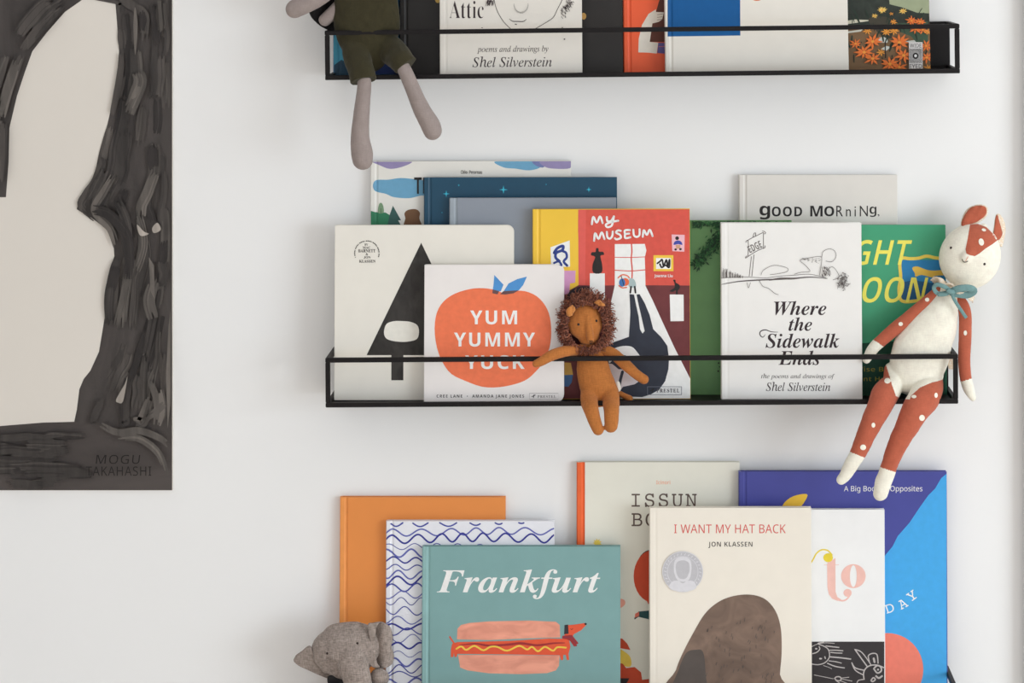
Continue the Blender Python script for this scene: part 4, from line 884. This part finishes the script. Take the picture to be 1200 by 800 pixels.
onto(hd, r, 'forehead_patch', poly(RU, [(1136.8, 263), (1146, 262.2), (1156, 266), (1164, 274), (1169.5, 281), (1163, 286), (1155, 291), (1147.5, 297), (1142.5, 300), (1137, 299), (1132.5, 297), (1131.5, 292), (1134, 280)], False), off=.0004, sub=2.5)
onto(hd, r, 'spot', ell(CR, 1150, 283.5, 3.1, 4.3, rot=-.25, n=18), off=.0009); onto(hd, r, 'spot', ell(CR, 1153, 269.3, 2.6, 1.7, rot=.3, n=16), off=.0009)
onto(hd, r, 'mouth', [stroke(DARK, [(1127.3, 303.5), (1129, 306.6), (1132, 307), (1134.3, 305.6)], .8), stroke(mat('pink_thread', (206, 140, 120), .8), [(1134.6, 300.5), (1131.5, 306)], .7, False)], off=.0006)
for (ex, ey) in ((1114.6, 290.3), (1153.6, 309.3)): bead('eye', ex, ey, surfY(hd, r, ex, ey), 1.6, DARK, r, .5, parent=hd)
# ears: a cupped leaf with a rust lining
outline_sheet('ear', [(1126, 264.5), (1127.5, 256), (1133, 246), (1142, 240.5), (1151, 239.6), (1157, 243.5), (1155.5, 252), (1148, 259), (1139, 263), (1131, 266)], lambda x_, y_: -.046+.0045*(((x_-1141)*.75+(y_-252)*.65)/12)**2-.003, .002, SPK, r)
outline_sheet('ear_lining', [(1127, 264), (1128.5, 256), (1134, 247), (1142, 241.6), (1150.5, 240.8), (1155.8, 244), (1154.4, 251.5), (1147.4, 258), (1138.6, 262), (1131, 265)], lambda x_, y_: -.0515+.0045*(((x_-1141)*.75+(y_-252)*.65)/12)**2-.003+.0006*math.sin(x_*.8+y_*.5), .0012, RU, r)
outline_sheet('ear', [(1163, 279), (1164.5, 266), (1166.5, 253), (1170, 250.5), (1175, 257), (1177.4, 268), (1175.5, 280), (1173, 289), (1168, 284)], lambda x_, y_: -.045+.0006*(x_-1170), .0022, SPK, r)
outline_sheet('ear_lining', [(1164, 277), (1165.2, 266), (1166.6, 255), (1168.5, 252), (1170.5, 259), (1173, 268), (1174, 274), (1171, 280), (1167, 281)], lambda x_, y_: -.049+.0006*(x_-1170), .0012, RU, r)
# ruffled collar
ax = (px(1104, 362, -.060)-px(1118, 334, -.056)).normalized(); c0 = px(1116, 340, -.063); u0 = ax.cross(Vector((0, 1, 0))).normalized(); w0 = u0.cross(ax).normalized()
g = []
for i in range(5):
    row = []
    for j in range(73):
        a = 2*PI*j/72; t = i/4; rr_ = (11+17*t+(1.5*math.sin(a*8))*t)*K; dn = (-1-4*math.sin(t*3)+3.0*math.sin(a*8+1)*t)*K
        row.append(c0+u0*(rr_*math.cos(a)*1.0)+w0*(rr_*math.sin(a)*.8)+ax*dn)
    g.append(row)
sheet('collar', g, .0012, SPK, r)
# ribbon bow
TE = mat('teal_ribbon', (108, 142, 142), .7, .08, 300, .3, 900)
def ribbon(name, pts, wd, m, root, th=.0006):
    P = cat([tuple(px(*q[:3]))+(q[3] if len(q) > 3 else 0,) for q in pts], n=6); rows = []
    for i, q in enumerate(P):
        a_ = Vector(P[max(0, i-1)][:3]); c_ = Vector(P[min(len(P)-1, i+1)][:3]); t = (c_-a_).normalized()
        n_ = t.cross(Vector((0, 1, 0))); n_ = n_.normalized() if n_.length > .05 else Vector((0, 0, 1))
        s_ = (n_*math.cos(q[3])+t.cross(n_)*math.sin(q[3]))
        rows.append([Vector(q[:3])+s_*(wd*K*(k/3-.5)) for k in range(4)])
    return sheet(name, rows, th, m, root)
ribbon('bow', [(1114, 341, -.086), (1107, 336, -.091), (1098, 333.5, -.090), (1094.5, 338, -.087), (1100, 344, -.086), (1114, 342, -.087)], 5, TE, r)
ribbon('bow', [(1114, 342, -.086), (1124, 338, -.091), (1136, 337.5, -.091), (1141.5, 341, -.088), (1134, 345.5, -.086), (1122, 344.5, -.086), (1114, 342, -.086)], 8, TE, r)
ribbon('bow', [(1115, 343, -.087), (1119, 352, -.087), (1126, 363, -.085), (1132.5, 372.5, -.083)], 4, TE, r)
ribbon('bow', [(1112, 343, -.0875), (1106, 345, -.088), (1099, 345, -.087)], 4.5, TE, r)
soft('bow_knot', [ring_tube([(1111.5, 341, -.090, 3, .8), (1116, 342, -.090, 3.2, .8)], seg=12)], TE, r, voxel=.0008, smooth=2)
outline_sheet('care_tag', [(1111.5, 421), (1117.5, 421), (1118, 431), (1112, 432)], lambda x_, y_: -.064, .0006, SPK, r)

# ---- grey doll on the top ledge
GY = fab('grey_jersey', (146, 134, 130), .05); OV = fab('olive_cotton', (56, 52, 36), .07, bump=.3, noise=.1); BC = fab('black_cotton', (26, 24, 25), .05)
zt = SH['top'](px(430, 90, -.07).x)
r = empty('grey_doll', (px(430, 90, -.07).x, -.07, zt), 'long-legged grey cloth doll in an olive romper, legs dangling from the top ledge', 'soft toy', 'soft toys on the ledges')
soft('romper', [ring_tube([(428, -55, -.070, 22, .6), (427, -25, -.072, 30, .5), (429, 5, -.074, 38, .42), (430, 25, -.074, 39.5, .42), (431, 42, -.074, 37, .42), (433, 60, -.075, 30, .5), (435, 70, -.077, 20, .6)], seg=28),
                ring_tube([(419, 52, -.077, 20, .6), (419, 68, -.088, 17, .7), (424, 84, -.102, 15.5, .75), (426, 95, -.108, 15.5, .75)], cap1=False), ring_tube([(450, 52, -.077, 18, .6), (462, 62, -.088, 17, .7), (470, 70, -.102, 15.5, .75), (476, 78, -.107, 15.5, .75)], cap1=False)], OV, r, voxel=.0011, smooth=6, wr=.0016, wf=(38, 30, 38), seed=3)
limb('leg', [(426, 80, -.100, 8, 1), (427, 100, -.109, 8.3, 1), (424, 130, -.110, 9.3, 1), (422, 160, -.110, 11, 1), (424, 178, -.110, 12.7, 1), (425, 187, -.110, 12, 1)], GY, r, wr=.0004)
limb('leg', [(465, 66, -.100, 7.5, 1), (474, 82, -.109, 8.3, 1), (484, 105, -.110, 9, 1), (495, 130, -.110, 10.2, 1), (504, 146, -.110, 11.3, 1), (507, 153, -.110, 11, 1)], GY, r, wr=.0004)
limb('arm', [(408, -40, -.072, 10, .9), (392, -18, -.080, 10.5, .9), (372, -2, -.084, 10.5, .9), (355, 6, -.086, 11, .9), (345.5, 10.5, -.086, 11, .9)], GY, r, wr=.0003)
limb('arm', [(446, -40, -.072, 10, .9), (462, -24, -.078, 10, .9), (466, -18, -.080, 9, .9), (455, -16, -.090, 9, .9)], GY, r)
outline_sheet('cape', [(372, -20), (398, -28), (400, 8), (393, 36), (384, 35), (371, 27), (363.5, 13), (366, -6)], lambda x_, y_: -.066+.004*math.sin(x_*.2), .003, BC, r)
limb('tail', [(397, 8, -.0735, 8, .7), (388, 17, -.0735, 8, .7), (380, 24, -.0735, 7.5, .7)], GY, r)
soft('head', [ring_tube([(428, -62, -.070, 12, .9), (428, -78, -.068, 26, .8), (428, -96, -.066, 31, .75), (428, -112, -.064, 26, .8)], seg=28), ring_tube([(428, -82, -.088, 9, .9), (428, -86, -.092, 7, .9)])], GY, r, voxel=.0013, smooth=6)
for s_ in (-1, 1):
    outline_sheet('ear', [(428+s_*14, -122), (428+s_*12, -150), (428+s_*20, -185), (428+s_*32, -196), (428+s_*38, -176), (428+s_*34, -146), (428+s_*24, -118)], lambda x_, y_: -.062, .004, GY, r)
    bead('eye', 428+s_*11, -96, -.0905, 1.8, DARK, r)

# ---- elephant
EG = fab('grey_linen', (146, 134, 127), .3, bump=.7, noise=.12, scale=200)
zb = SH['low'](px(410, 860, -.06).x)
r = empty('elephant_doll', (px(410, 860, -.06).x, -.06, zb), 'grey linen elephant toy sitting at the left end of the bottom ledge', 'soft toy', 'soft toys on the ledges')
soft('body', [ring_tube([(410, 795, -.056, 16, .9), (410, 815, -.058, 26, .75), (411, 834, -.058, 29, .7), (412, 845, -.058, 26, .75)], seg=28), ring_tube([(400, 844, -.070, 12, .8), (396, 848, -.088, 11, .8), (394, 862, -.104, 10.5, .9), (393, 885, -.107, 12, .9)]), ring_tube([(424, 844, -.070, 12, .8), (428, 848, -.088, 11, .8), (430, 862, -.104, 10.5, .9), (431, 885, -.107, 12, .9)])], EG, r, wr=.0005)
hd = soft('head', [ring_tube([(404, 762, -.066, 33, .72), (406, 768, -.067, 33.5, .72), (404, 774, -.067, 26, .75)], seg=32), ring_tube([(388, 762, -.064, 24, .8), (422, 756, -.064, 26, .8)], seg=24), ring_tube([(396, 752, -.064, 22, .8), (416, 750, -.064, 22, .8)], seg=24), ring_tube([(390, 773, -.066, 18, .8), (397, 778, -.068, 14, .8)], seg=24),
                   ring_tube([(410, 764, -.078, 18, .8), (413, 776, -.086, 17.5, .8), (417, 790, -.090, 17, .8), (422, 806, -.090, 15, .85), (426, 820, -.091, 12, .9), (430, 832, -.094, 9.5, .95)])], EG, r, voxel=.001, smooth=9, wr=.0005, wf=(50, 50, 50))
for (ex, ey) in ((383.6, 765.3), (418.8, 753.6)): bead('eye', ex, ey, surfY(hd, r, ex, ey), 1.5, DARK, r, .6, parent=hd)
limb('arm', [(432, 812, -.062, 12, .8), (441, 800, -.070, 12, .8), (445, 793, -.076, 11.5, .8)], EG, r, wr=.0003)
limb('arm', [(390, 812, -.062, 12, .8), (378, 826, -.070, 12, .8), (372, 842, -.078, 11.5, .8)], EG, r, wr=.0003)
outline_sheet('ear', [(363, 756), (353, 763), (345, 770.5), (350, 777), (360, 782), (374, 788.5), (386, 793.5), (392, 795.5), (389, 787), (378, 777), (369, 766)], lambda x_, y_: -.064+.0004*(y_-770)-.003*math.sin((x_-345)/48*PI), .004, EG, r)
outline_sheet('ear_fold', [(346, 768.5), (354, 762.5), (363, 756.5), (365, 765), (362, 768.5), (350, 769.5)], lambda x_, y_: -.069, .002, EG, r)
outline_sheet('ear', [(431, 733), (440, 729), (449, 728.5), (456, 735), (458, 747), (457, 757), (460, 768), (457, 778), (449, 783), (438, 782), (429, 774), (426, 764), (432, 750)], lambda x_, y_: -.066+.006*math.sin((x_-430)/14*PI)-.002*math.sin(y_*.12), .003, EG, r)
outline_sheet('ear_fold', [(431, 731.5), (438, 729.5), (445, 728.5), (441, 735), (440, 748), (440, 762), (442, 776), (445, 781), (438, 781.5), (430, 775), (428, 766), (433, 750)], lambda x_, y_: -.0775+.0012*math.sin(y_*.1), .0025, EG, r)
outline_sheet('collar', [(384, 793), (394, 791), (404, 792), (408, 800), (398, 806), (386, 804)], lambda x_, y_: -.080, .002, mat('black_ribbon', (26, 24, 26), .6), r)
